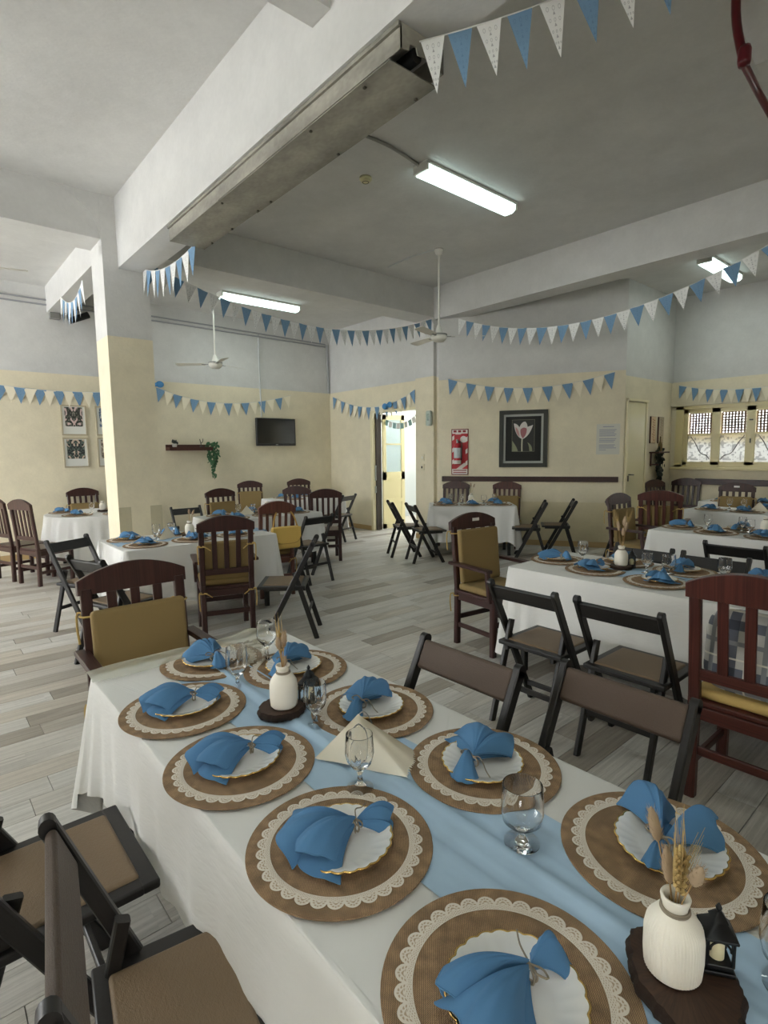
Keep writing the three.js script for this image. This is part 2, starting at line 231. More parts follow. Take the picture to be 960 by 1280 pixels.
{ // floor: a slab with separate wood-look planks on it
  const g = structure('floor', 'grey wood-look plank floor', 'floor');
  part('bedding', span(TVX - 0.2, RIGHTX + 0.2, -0.2, -0.012, WINZ - 0.2, BACKZ + 0.2), std('#77716a', 0.9), g);
  const W = 0.158, GAP = 0.003, TH = 0.012, tones = ['#d9d6d0', '#d0ccc5', '#d6d4cf', '#c6c0b7', '#b8b1a7', '#dedcd8', '#cbc4b9', '#aaa297'].map((c) => ({ c: col(c), m: std(c, 0.42, { map: plankTex }) }));
  const weight = [0, 0, 1, 1, 2, 2, 3, 0, 4, 5, 5, 6, 6, 7, 1, 2], planks = [];
  for (let k = 0; k < 84; k++) {
    const xc = TVX + W * (k + 0.5); if (xc > RIGHTX) break;
    let z = BACKZ - rr(0, 0.9);
    const zEnd = xc < -6.5 ? DOORZ - 0.2 : xc < WDX ? T0.z + (xc - T0.x) * TD.z / TD.x - 0.02 : WINZ;
    while (z > zEnd) { const L = [0.6, 0.9, 0.9, 1.2][Math.floor(rnd() * 4)]; planks.push({ x: xc, z: z - L / 2, L, t: weight[Math.floor(rnd() * weight.length)], o: Math.floor(rnd() * 4) }); z -= L; }
  }
  const inv = new THREE.Matrix4().makeBasis(camR, camU, fwd).transpose();
  for (const p of planks) { const q = V(p.x, -EYE, p.z).applyMatrix4(inv); const sx = 480 + FOCAL * q.x / q.z, sy = 640 - FOCAL * q.y / q.z; p.s = q.z > 0.3 && sx > -60 && sx < 1020 && sy < 1330 && !(sx > 330 && sy > 1000) && !(sx > 130 && sy > 900 && sx < 480) ? p.L / (q.z * q.z) : 0; }
  planks.sort((a, b) => b.s - a.s);
  const cache = new Map();
  const geo = (L, o) => { const k = L + '_' + o; if (!cache.has(k)) { const b = new THREE.BoxGeometry(W - GAP, TH, L - GAP); const uv = b.attributes.uv; for (let i = 0; i < uv.count; i++) uv.setXY(i, uv.getX(i) * 0.6 + o * 0.27, uv.getY(i) * L * 0.8 + o * 0.31); cache.set(k, b); } return cache.get(k); };
  planks.slice(0, 300).forEach((p) => { const m = part('plank', geo(p.L, p.o), tones[p.t].m, g); m.position.set(p.x, -TH / 2, p.z); });
  const rest = planks.slice(300).map((p) => { const b = clean(geo(p.L, p.o).clone()); b.translate(p.x, -TH / 2, p.z); const c = new Float32Array(b.attributes.position.count * 3); for (let i = 0; i < c.length; i += 3) tones[p.t].c.toArray(c, i); b.setAttribute('color', new THREE.BufferAttribute(c, 3)); return b; });
  const r = part('distant_planks', mergeGeometries(rest), std('#ffffff', 0.42, { map: plankTex, vertexColors: true }), g); r.userData.kind = 'stuff';
}
// ------------------------------------------------------------------ windows and doors
{
  const w = structure('window_lattice', 'cream window with lattice shutters and patterned panes', 'window'); w.name = 'window_1'; const { x0, x1, y0, y1 } = WIN, z = WINZ;
  part('window_frame', [span(x0, x1, y0, y0 + 0.05, z - 0.1, z + 0.02), span(x0, x1, y1 - 0.05, y1, z - 0.1, z + 0.02), span(x0, x0 + 0.12, y0, y1, z - 0.1, z + 0.02), span(x1 - 0.1, x1, y0, y1, z - 0.1, z + 0.02)], M.windowCream, w);
  part('window_sill', rbox(x1 - x0 + 0.1, 0.04, 0.12, 0.01, (x0 + x1) / 2, y0 - 0.01, z + 0.04), M.windowCream, w);
  const paneTex = dataTex(256, 256, (u, v) => { const n = vnoise(u * 26, v * 26), m = vnoise(u * 50 + 9, v * 50), d = vnoise(u * 5 + 3, v * 5); const w = Math.min(1, Math.max(0, 1.25 - v * 1.1 + (d - 0.5) * 0.5)); const k = n > 0.68 ? 0.8 : m > 0.75 ? 0.86 : 1; return [(244 * w + 226 * (1 - w)) * k, (244 * w + 205 * (1 - w)) * k, (242 * w + 150 * (1 - w)) * (k * 0.96 + 0.04)]; });
  const paneM = phys('#ffffff', 0.9, { map: paneTex, transmission: 0.2, thickness: 0, ior: 1.3 });
  for (let k = 0; k < 7; k++) {
    const a = -3.83 + k * 0.497, b = a + 0.497, xi = a + 0.065, xj = b - 0.06; if (b > x1 - 0.05) break;
    const s = part('sash', [span(a, b, y0 + 0.04, y0 + 0.1, z - 0.06, z - 0.01), span(a, b, y1 - 0.12, y1 - 0.04, z - 0.06, z - 0.01), span(a, xi, y0 + 0.04, y1 - 0.04, z - 0.06, z - 0.01), span(xj, b, y0 + 0.04, y1 - 0.04, z - 0.06, z - 0.01), span(a, b, 1.775, 1.8, z - 0.06, z)], M.windowCream, w);
    const lat = []; for (let i = 0; i <= 8; i++) { const x = xi + (xj - xi) * i / 8; lat.push(span(x - 0.016, x + 0.016, 1.8, y1 - 0.12, z - 0.115, z - 0.105)); } for (let j = 0; j <= 8; j++) { const y = 1.8 + (y1 - 0.12 - 1.8) * j / 8; lat.push(span(xi, xj, y - 0.014, y + 0.014, z - 0.104, z - 0.094)); }
    part('lattice', lat, M.lattice, s);
    part('pane', span(xi, xj, y0 + 0.1, 1.775, z - 0.05, z - 0.046), paneM, s);
    const f = k % 2 ? -1 : 1, pts = []; for (let i = 0; i <= 10; i++) { const t = i / 10, yy = 1.76 - 0.4 * Math.pow(t, 0.75) + 0.03 * Math.sin(t * 9); pts.push([f > 0 ? xi + 0.05 + t * 0.3 : xj - 0.02 - t * 0.33, yy, z - 0.034]); }
    part('leading', tube(pts, 0.006, 20, 5), std('#4b4a4a', 0.5), s);
    if (k === 1) part('latch', [rbox(0.05, 0.022, 0.03, 0.004, b + 0.011, 2.0, z + 0.005), rbox(0.018, 0.07, 0.02, 0.004, b + 0.011, 1.67, z + 0.005)], M.screw, s);
  }
}
{
  const d = structure('door_side', 'white painted narrow door with a lever handle', 'door'); d.name = 'door_1'; const x = WDX;
  part('door_frame', [span(x, x + 0.03, 0, 2.34, -8.47, -8.43), span(x, x + 0.03, 0, 2.34, -9.12, -9.07), span(x, x + 0.045, 2.3, 2.335, -9.12, -8.43)], M.doorFrame, d);
  part('leaf', rbox(0.02, 2.28, 0.6, 0.004, x + 0.01, 1.15, -8.77), std('#e7dfba', 0.22), d);
  const h = part('handle', [rbox(0.012, 0.09, 0.03, 0.004, x + 0.026, 1.1, -8.52), tube([[x + 0.03, 1.16, -8.52], [x + 0.06, 1.16, -8.52], [x + 0.065, 1.155, -8.62]], 0.009, 10, 6)], M.screw, d); h.userData.label = 'dark metal lever handle';
}
{
  const d = structure('door_double', 'cream double door standing open onto a bright hall', 'door'); d.name = 'door_2'; const L = -8.38, R = -7.085, H = 2.33, z = DOORZ;
  part('door_frame', [span(L - 0.04, L + 0.02, 0, H + 0.03, z - 0.2, z + 0.02), span(R - 0.015, R, 0, H + 0.03, z - 0.2, z + 0.02), span(L, R, H - 0.01, H + 0.03, z - 0.2, z + 0.02)], M.doorFrame, d);
  const lf = part('leaf', [span(-8.32, -8.28, 0.02, 0.12, -7.72, -7.14), span(-8.32, -8.28, 1.0, 1.16, -7.72, -7.14), span(-8.32, -8.28, 2.2, 2.3, -7.72, -7.14), span(-8.32, -8.28, 0.02, 2.3, -7.22, -7.14), span(-8.32, -8.28, 0.02, 2.3, -7.72, -7.63), span(-8.31, -8.29, 0.12, 1.0, -7.63, -7.22), span(-8.315, -8.28, 0.55, 0.62, -7.63, -7.22)], M.creamDoor, d);
  part('glazing_bar', span(-8.315, -8.285, 1.7, 1.73, -7.63, -7.22), M.creamDoor, lf);
  for (const [a, b] of [[1.16, 1.7], [1.73, 2.2]]) part('pane', span(-8.302, -8.298, a, b, -7.63, -7.22), phys('#dfeaec', 0.35, { transmission: 0.6, thickness: 0 }), lf);
  const e = part('leaf', span(-8.355, -8.325, 0.01, 2.3, -7.13, -7.0), std('#3b3129', 0.5), d); e.userData.label = 'dark edge of the folded back leaf';
  part('lock', [rbox(0.02, 0.3, 0.03, 0.004, -8.34, 1.15, -6.99), rbox(0.02, 0.14, 0.03, 0.004, -8.34, 0.82, -6.985)], M.frameSilver, e);
}

// ------------------------------------------------------------------ ceiling fittings
function fluorescent(label, cx, y, cz, len, turn, watt) {
  const t = thing('fluorescent_light', label, 'ceiling light', [cx, y, cz], turn);
  part('housing', rbox(0.2, 0.03, len, 0.008, 0, -0.015, 0), M.whitePlastic, t);
  const s = new THREE.Shape(); s.moveTo(-0.09, 0); s.lineTo(0.09, 0); s.lineTo(0.085, -0.05); s.quadraticCurveTo(0.07, -0.075, 0.04, -0.078); s.lineTo(-0.04, -0.078); s.quadraticCurveTo(-0.07, -0.075, -0.085, -0.05); s.closePath();
  const g = extrude(s, len - 0.06); g.translate(0, -0.03, -(len - 0.06) / 2); part('diffuser', g, glow(2.4, '#e2fdf7'), t);
  for (const k of [-1, 1]) part('end_cap', rbox(0.19, 0.06, 0.03, 0.008, 0, -0.055, k * (len / 2 - 0.015)), M.whitePlastic, t);
  const L = new THREE.RectAreaLight('#f0fff8', watt, 0.16, len - 0.1); L.name = 'tube_light'; L.position.set(0, -0.115, 0); L.rotation.x = -Math.PI / 2; t.add(L);
  return t;
}
fluorescent('lit fluorescent light on the ceiling beside the smoke detector', -3.93, CEIL, -4.6, 1.42, 0, 12);
fluorescent('lit fluorescent light beyond the long beam above the television wall', -8.42, CEIL2, -4.62, 1.45, 0, 12);
fluorescent('lit fluorescent light over the tables near the lattice windows', -2.95, CEIL2, -8.85, 1.25, 0, 9);
fluorescent('lit fluorescent light on the ceiling above the near table', -0.55, CEIL, 0.3, 1.42, Math.PI / 2, 14);
fluorescent('added unseen fluorescent light on the ceiling before the tall windows', -4.3, CEIL, 1.3, 1.42, Math.PI / 2, 12);  // unseen lamp, added as extra light for the left bay
function fan(label, x, y, z, top, a0, blades = 3) {
  const t = thing('ceiling_fan', label, 'fan', [x, y, z]);
  part('canopy', lathe([[0.001, top - y], [0.06, top - y], [0.06, top - y - 0.02], [0.045, top - y - 0.06], [0.025, top - y - 0.08], [0.001, top - y - 0.08]], 20), M.fanWhite, t);
  part('downrod', tube([[0, 0.06, 0], [0, (top - y) / 2, 0], [0, top - y - 0.05, 0]], 0.013, 4, 8), M.fanWhite, t);
  part('motor', lathe([[0.001, -0.07], [0.07, -0.065], [0.105, -0.03], [0.11, 0.0], [0.1, 0.03], [0.05, 0.055], [0.035, 0.12], [0.022, 0.15], [0.001, 0.15]], 28), M.fanWhite, t);
  part('motor_band', lathe([[0.108, 0.012], [0.113, 0.014], [0.113, 0.03], [0.1, 0.034]], 28), M.greyPlastic, t);
  for (let k = 0; k < blades; k++) {
    const s = new THREE.Shape(); s.moveTo(0.17, -0.05); s.lineTo(0.62, -0.068); s.quadraticCurveTo(0.645, -0.06, 0.645, 0); s.quadraticCurveTo(0.645, 0.06, 0.62, 0.068); s.lineTo(0.17, 0.05); s.closePath();
    const g = extrude(s, 0.006); g.rotateX(-Math.PI / 2 + 0.2); g.rotateY(a0 + k * 2 * Math.PI / blades); const b = part('blade', g, M.fanWhite, t);
    const br = bar([0.08, 0.0, 0], [0.22, 0.0, 0], 0.008, 0.03, V(0, 1, 0)); br.rotateY(a0 + k * 2 * Math.PI / blades); part('blade_bracket', br, M.greyPlastic, b);
  }
  return t;
}
fan('white ceiling fan on a long rod in front of the corner by the tulip wall', -5.36, 3.13, -5.66, CEIL, 0.86);
fan('white ceiling fan hanging before the television wall', -8.72, 3.02, -3.92, CEIL2, -2.28);
fan('ceiling fan over the floor before the picture wall', -5.72, 3.1, -0.26, CEIL, Math.PI / 2 - 0.25);
{
  const t = thing('smoke_detector', 'round ivory smoke detector on the ceiling', 'smoke detector', [-4.475, CEIL, -3.67]);
  part('base', lathe([[0.001, 0], [0.06, 0], [0.062, -0.02], [0.05, -0.022]], 28), std('#d6cfa6', 0.5), t); part('cover', lathe([[0.05, -0.018], [0.05, -0.03], [0.04, -0.045], [0.001, -0.048]], 28), std('#cfc79c', 0.5), t); part('grille', lathe([[0.026, -0.046], [0.03, -0.05], [0.034, -0.046]], 24), M.potDark, t);
}
solo('cable_conduit', tube([onY(445, 165, CEIL - 0.012), onY(485, 182, CEIL - 0.012), V(-3.95, CEIL - 0.012, -3.9)], 0.014, 8, 8), std('#9c9a94', 0.6), 'grey conduit leading to the fluorescent light by the smoke detector', 'conduit');
solo('cable_conduit', tube([onY(485, 334, CEIL - 0.01), onY(515, 321, CEIL - 0.01), V(-5.38, CEIL - 0.01, -5.62)], 0.011, 8, 8), M.conduit, 'white conduit leading to the fan by the tulip wall', 'conduit');
{ // steel roller housing under the deep beam
  const t = thing('steel_housing', 'grey sheet steel housing fixed under the deep beam', 'housing', [-3.55, 3.44, -2.06]);
  const w = 3.02, d0 = -0.13, d1 = 0.16, h = 0.115;
  part('bottom_panel', [span(-w / 2, -0.5, -0.006, 0.0, d0 - 0.03, d1)], M.steel, t);
  part('bottom_panel', [span(-0.495, w / 2 - 0.08, -0.012, -0.006, d0 - 0.03, d1)], M.steel, t);
  part('side_flange', [span(-w / 2, w / 2, 0, h, d1 - 0.006, d1), span(-w / 2, w / 2, h - 0.02, h, d1, d1 + 0.015)], M.ivory, t);
  part('side_flange', span(-w / 2, w / 2, 0, h, d0, d0 + 0.006), M.ivory, t);
  const s = new THREE.Shape(); s.moveTo(d0, h); s.lineTo(d1, h); s.lineTo(d1, 0.0); s.lineTo(0.11, 0.01); s.lineTo(0.1, 0.04); s.lineTo(0.06, 0.045); s.lineTo(0.05, 0.015); s.lineTo(0.0, 0.02); s.lineTo(-0.01, 0.05); s.lineTo(-0.06, 0.04); s.lineTo(-0.08, 0.0); s.lineTo(d0, 0); s.closePath();
  const g = extrude(s, 0.006); g.rotateY(-Math.PI / 2); g.translate(w / 2, 0, 0); part('end_plate', g, M.ivory, t);
  part('roller', (() => { const c = new THREE.CylinderGeometry(0.035, 0.035, w - 0.1, 16); c.rotateZ(Math.PI / 2); c.translate(0, 0.055, 0.01); return c; })(), M.hole, t);
  for (const [x, z] of [[-1.3, d0], [-0.9, d0], [-0.45, d0], [-0.25, d0], [0.6, d0], [1.3, d0], [1.2, d1 - 0.02], [0.7, d1 - 0.02], [-0.5, d1 - 0.02]]) part('screw', box(0.014, 0.012, 0.014, x, -0.015, z - 0.01), M.screw, t);
}
{ // red pipe at the haunched beam
  const a = onZ(920, 20, -3.7), b = onZ(930, 80, -3.7), c = onZ(947, 114, -4.05), d = onZ(985, 182, -4.75);
  const t = thing('fire_pipe', 'dark red pipe with an elbow under the haunched beam end', 'pipe');
  part('pipe_run', tube([b, b.clone().lerp(c, 0.5), c, d], 0.02, 20, 10), M.redPipe, t);
  part('riser', tube([V(a.x, CEIL - 0.01, a.z), a, b], 0.024, 10, 10), M.redPipe, t);
  part('elbow_flange', lathe([[0.001, -0.05], [0.028, -0.05], [0.034, -0.03], [0.034, 0.03], [0.028, 0.05], [0.001, 0.05]], 16).translate(b.x, b.y + 0.04, b.z), M.redPipe, t);
}
{ // security camera and conduits on the television wall
  const p = V(TVX, 3.73, -2.05), t = thing('security_camera', 'dark bullet security camera on the wall under the short beam', 'camera', [p.x, p.y, p.z]);
  part('mount', [rbox(0.03, 0.12, 0.12, 0.008, 0.015, 0, 0), tube([[0.02, 0, 0], [0.12, 0.02, 0], [0.16, -0.02, 0.0]], 0.022, 8, 8)], M.greyPlastic, t);
  const b = new THREE.CylinderGeometry(0.045, 0.05, 0.3, 16); b.rotateX(Math.PI / 2); b.rotateX(0.45); b.translate(0.2, -0.07, -0.1); part('body', b, M.black, t);
  part('junction_box', rbox(0.1, 0.09, 0.14, 0.01, 0.06, -0.06, 0.2), M.greyPlastic, t);
}
for (const [k, l] of [[0, 'upper grey conduit along the top of the television wall'], [1, 'lower grey conduit along the top of the television wall']]) solo('wall_conduit', tube([[TVX + 0.02, 3.9 - k * 0.07, 1.5], [TVX + 0.02, 3.89 - k * 0.07, -3.4], [TVX + 0.02, 3.83 - k * 0.05, -6.85]], 0.013, 16, 6), std('#9fa0a2', 0.6), l, 'conduit');
solo('wall_conduit', tube([[TVX + 0.03, 3.82, -6.88], [TVX + 0.03, 3.3, -6.9], [TVX + 0.03, PAINT, -6.9]], 0.018, 8, 6), std('#a9aaac', 0.6), 'grey conduit dropping down the corner beside the television wall', 'conduit');
solo('wall_conduit', tube([onX(323, 418, TVX + 0.015), onX(324, 460, TVX + 0.015), onX(327, 521, TVX + 0.015)], 0.014, 8, 6), M.conduit, 'white conduit running down to the television', 'conduit');
// ------------------------------------------------------------------ things on the walls
{
  const t = thing('television', 'black flat television on the cream wall', 'television', [TVX, 1.98, -5.57]);
  part('bracket', rbox(0.06, 0.25, 0.3, 0.005, 0.03, 0, 0), M.black, t); const b = part('bezel', rbox(0.05, 0.54, 0.88, 0.012, 0.085, 0, 0), M.black, t); part('screen', box(0.002, 0.47, 0.82, 0.111, 0.015, 0), M.screen, t); part('logo', box(0.002, 0.012, 0.05, 0.111, -0.247, 0), M.frameSilver, b);
}
function floral(a, b, c, k) { return dataTex(128, 160, (u, v) => { const x = Math.abs(u - 0.5) * 2, n = vnoise(x * 6 + k * 9, v * 8 + k, 0, 0), m = vnoise(x * 14 + k, v * 16 + 5), w = Math.sin(x * 9 + Math.sin(v * 11 + k) * 2), s = n + 0.25 * w; const q = s > 0.72 ? c : m > 0.58 ? b : a; return q; }); }
{
  const sets = [['print of pink blossoms on dark green', 1.86, 1.9, 0, [52, 54, 48], [120, 118, 108], [205, 182, 176]], ['print of blue leaves', 2.35, 1.9, 1, [72, 92, 116], [120, 140, 160], [196, 200, 196]], ['print of birds among dark foliage', 1.86, 0, 2, [44, 50, 50], [104, 116, 104], [196, 176, 158]], ['print of small beige leaves', 2.35, 0, 3, [96, 88, 78], [140, 130, 112], [196, 186, 168]]];
  for (const [l, z, yy, k, a, b, c] of sets) {
    const y = yy ? 2.115 : 1.61, t = thing('framed_print', 'pale wooden framed ' + l + ' on the cream wall', 'picture', [TVX, y, -z - 0.16], 0, 'framed prints on the picture wall');
    const W = 0.36, H = 0.47, f = 0.022; part('frame', [span(0.002, 0.025, H / 2 - f, H / 2, -W / 2, W / 2), span(0.002, 0.025, -H / 2, -H / 2 + f, -W / 2, W / 2), span(0.002, 0.025, -H / 2 + f, H / 2 - f, -W / 2, -W / 2 + f), span(0.002, 0.025, -H / 2 + f, H / 2 - f, W / 2 - f, W / 2)], M.frameWood, t);
    part('mount', span(0.002, 0.012, -H / 2 + f, H / 2 - f, -W / 2 + f, W / 2 - f), std('#d9d9d2', 0.7), t);
    const g = new THREE.PlaneGeometry(0.25, 0.3); g.rotateY(Math.PI / 2); g.translate(0.0135, 0.055, 0); part('print', g, std('#ffffff', 0.7, { map: floral(a, b, c, k) }), t);
  }
}
function trailing(name, label, pos, spread, drop, m, n, sz, dir = V(1, 0, 0)) {
  const t = thing(name, label, 'plant', pos), side = V(-dir.z, 0, dir.x), st = [], lv = [];
  for (let k = 0; k < 7; k++) {
    const o = (k / 6 - 0.5) * spread, len = drop * [0.55, 0.75, 1, 0.85, 0.7, 0.6, 0.5][k], pts = [];
    for (let i = 0; i <= 5; i++) { const q = i / 5, p = side.clone().multiplyScalar(o * (1 - 0.5 * q) + 0.015 * Math.sin(q * 7 + k)).addScaledVector(dir, 0.05 + 0.02 * Math.sin(k * 2 + q * 4)); p.y = 0.04 * (1 - q) * (1 - q) - len * q; pts.push(p); }
    st.push(tube(pts, 0.004, 8, 4));
    const c = new THREE.CatmullRomCurve3(pts);
    for (let i = 0; i < n; i++) { const p = c.getPoint(rr(0, 1)), s = sz * rr(0.7, 1.2), g = new THREE.SphereGeometry(s, 5, 3); g.scale(1, 1.35, 0.18); g.rotateY(rr(0, 6.3)); g.rotateZ(rr(-0.6, 0.6)); g.rotateX(rr(-0.7, 0.7)); g.translate(p.x + rr(-0.03, 0.03), p.y + rr(-0.02, 0.02), p.z + rr(-0.03, 0.03)); lv.push(g); }
  }
  part('stems', st, M.leafDark, t); const f = part('foliage', lv, m, t); f.userData.kind = 'stuff'; return t;
}
{
  const z0 = -3.42, z1 = -4.2, y = 1.66, t = thing('wall_shelf', 'dark wooden floating shelf beside the television', 'shelf', [TVX, y, (z0 + z1) / 2]);
  part('board', rbox(0.2, 0.06, 0.78, 0.005, 0.1, 0, 0), M.shelfWood, t); part('back_rail', rbox(0.02, 0.05, 0.78, 0.004, 0.01, 0.05, 0), M.shelfWood, t);
  const p = thing('potted_succulent', 'tiny white potted plant on the floating shelf', 'plant', [TVX + 0.11, y + 0.03, z0 - 0.12]); part('pot', lathe([[0.001, 0], [0.035, 0], [0.045, 0.06], [0.04, 0.06], [0.001, 0.05]], 16), M.pot, p);
  const lv = []; for (let k = 0; k < 14; k++) { const g = new THREE.SphereGeometry(0.022, 5, 3); g.scale(1, 1.3, 0.4); g.rotateX(rr(-1, 1)); g.rotateY(rr(0, 6)); g.translate(rr(-0.04, 0.04), 0.07 + rr(0, 0.04), rr(-0.04, 0.04)); lv.push(g); } part('foliage', lv, M.leafDark, p).userData.kind = 'stuff';
  const f = thing('small_figurine', 'small dark twig ornament on the floating shelf', 'ornament', [TVX + 0.11, y + 0.03, z0 - 0.6]); part('base', lathe([[0.001, 0], [0.03, 0], [0.025, 0.02], [0.001, 0.025]], 12), M.potDark, f); part('twig', [tube([[0, 0.02, 0], [0, 0.08, 0.01], [0.01, 0.14, 0.03]], 0.007, 8, 5), tube([[0, 0.07, 0], [0, 0.1, -0.03], [0, 0.15, -0.035]], 0.006, 8, 5)], M.potDark, f);
  trailing('trailing_plant', 'green plant trailing from the end of the floating shelf', [TVX + 0.08, y + 0.06, z1 - 0.02], 0.2, 0.62, M.leaf, 26, 0.022, V(1, 0, 0));
}
{ // wall unit on the narrow wall
  const x = WDX, p1 = thing('wooden_plaque', 'tall reddish printed wooden plaque beside the white door', 'plaque', [x, 1.87, -9.37]), p2 = thing('wooden_plaque', 'tall grey printed wooden plaque nearer the windows', 'plaque', [x, 1.87, -9.67]);
  const pt = (bg, fg) => canvasTex(64, 128, (c, w, h) => { c.fillStyle = bg; c.fillRect(0, 0, w, h); c.strokeStyle = fg; c.lineWidth = 3; for (let i = 0; i < 9; i++) { c.beginPath(); c.moveTo(14 + (i % 3) * 6, 14 + i * 12); c.bezierCurveTo(40, 6 + i * 12, 20, 24 + i * 12, 50 - (i % 2) * 8, 16 + i * 12); c.stroke(); } });
  [[p1, pt('#c9b28e', '#8a4a38')], [p2, pt('#a79a80', '#7a6a58')]].forEach(([p, tx]) => { part('board', rbox(0.02, 0.44, 0.2, 0.004, 0.012, 0, 0), M.redWood, p); const g = new THREE.PlaneGeometry(0.18, 0.43); g.rotateY(Math.PI / 2); g.translate(0.0235, 0, 0); part('print', g, std('#fff', 0.7, { map: tx }), p); });
  const s = thing('bracket_shelf', 'small dark bracket shelf under the two plaques', 'shelf', [x, 1.5, -9.5]); part('board', rbox(0.16, 0.025, 0.42, 0.004, 0.08, 0, 0), M.shelfWood, s); part('bracket', [rbox(0.02, 0.22, 0.03, 0.004, 0.012, -0.12, 0.16), rbox(0.14, 0.02, 0.03, 0.004, 0.07, -0.2, 0.16)], M.shelfWood, s);
  const v = thing('bottle_vase', 'slim dark bottle on the bracket shelf', 'bottle', [x + 0.08, 1.5125, -9.52]); part('bottle', lathe([[0.001, 0], [0.035, 0], [0.035, 0.12], [0.013, 0.17], [0.013, 0.25], [0.001, 0.25]], 16), std('#6d5a33', 0.3), v);
  trailing('trailing_plant', 'nearly black trailing plant on the bracket shelf', [x + 0.02, 1.52, -9.55], 0.2, 0.75, M.leafDark, 16, 0.032, V(1, 0, 0));
}
function onTulip(px, py, name, label, cat, h) { const p = tulip(px, py); return thing(name, label, cat, [p.x, h ?? p.y, p.z], TANG); }
{
  const c = tulip(654, 548.5), a = tulip(625, 514), b = tulip(684, 584), W = Math.hypot(b.x - a.x, b.z - a.z) * 1.0, H = a.y - b.y;
  const t = thing('framed_picture', 'black framed picture of a pink and white tulip', 'picture', [c.x, c.y, c.z], TANG);
  const fr = (w, h, f, z0, z1) => [span(-w / 2, w / 2, h / 2 - f, h / 2, z0, z1), span(-w / 2, w / 2, -h / 2, -h / 2 + f, z0, z1), span(-w / 2, -w / 2 + f, -h / 2 + f, h / 2 - f, z0, z1), span(w / 2 - f, w / 2, -h / 2 + f, h / 2 - f, z0, z1)];
  part('frame', fr(W, H, 0.065, 0.002, 0.045), M.frameBlack, t); part('mount', span(-W / 2 + 0.06, W / 2 - 0.06, -H / 2 + 0.06, H / 2 - 0.06, 0.002, 0.014), M.mat, t); part('inner_border', fr(W - 0.13, H - 0.13, 0.035, 0.014, 0.022), M.frameSilver, t);
  const tx = canvasTex(256, 352, (k, w, h) => {
    k.fillStyle = '#23231f'; k.fillRect(0, 0, w, h); k.fillStyle = '#7f7f6a'; k.fillRect(0, 0, w, 3); k.fillRect(0, 0, 3, h); k.fillRect(w - 3, 0, 3, h); k.fillRect(0, h - 3, w, 3);
    k.strokeStyle = '#b9b8a0'; k.lineWidth = 15; k.beginPath(); k.moveTo(118, 190); k.quadraticCurveTo(112, 270, 116, 350); k.stroke();
    k.fillStyle = '#7f8366'; k.beginPath(); k.moveTo(4, 348); k.quadraticCurveTo(6, 270, 4, 230); k.quadraticCurveTo(60, 300, 70, 348); k.fill(); k.beginPath(); k.moveTo(200, 348); k.quadraticCurveTo(196, 280, 176, 250); k.quadraticCurveTo(236, 280, 232, 348); k.fill();
    k.fillStyle = '#cfc9c4'; k.beginPath(); k.moveTo(20, 40); k.quadraticCurveTo(60, 40, 84, 84); k.quadraticCurveTo(110, 20, 150, 22); k.quadraticCurveTo(172, 40, 176, 80); k.quadraticCurveTo(210, 70, 238, 60); k.quadraticCurveTo(196, 190, 120, 214); k.quadraticCurveTo(40, 190, 20, 40); k.fill();
    k.fillStyle = '#9c5f63'; k.beginPath(); k.moveTo(96, 110); k.quadraticCurveTo(130, 70, 168, 100); k.quadraticCurveTo(170, 170, 124, 206); k.quadraticCurveTo(92, 170, 96, 110); k.fill();
    k.fillStyle = '#b98a88'; k.beginPath(); k.moveTo(40, 80); k.quadraticCurveTo(80, 100, 88, 190); k.quadraticCurveTo(40, 150, 40, 80); k.fill();
  });
  const g = new THREE.PlaneGeometry(W * 0.47, H * 0.56); g.translate(0, H * 0.055, 0.0155); part('print', g, std('#fff', 0.5, { map: tx }), t);
}
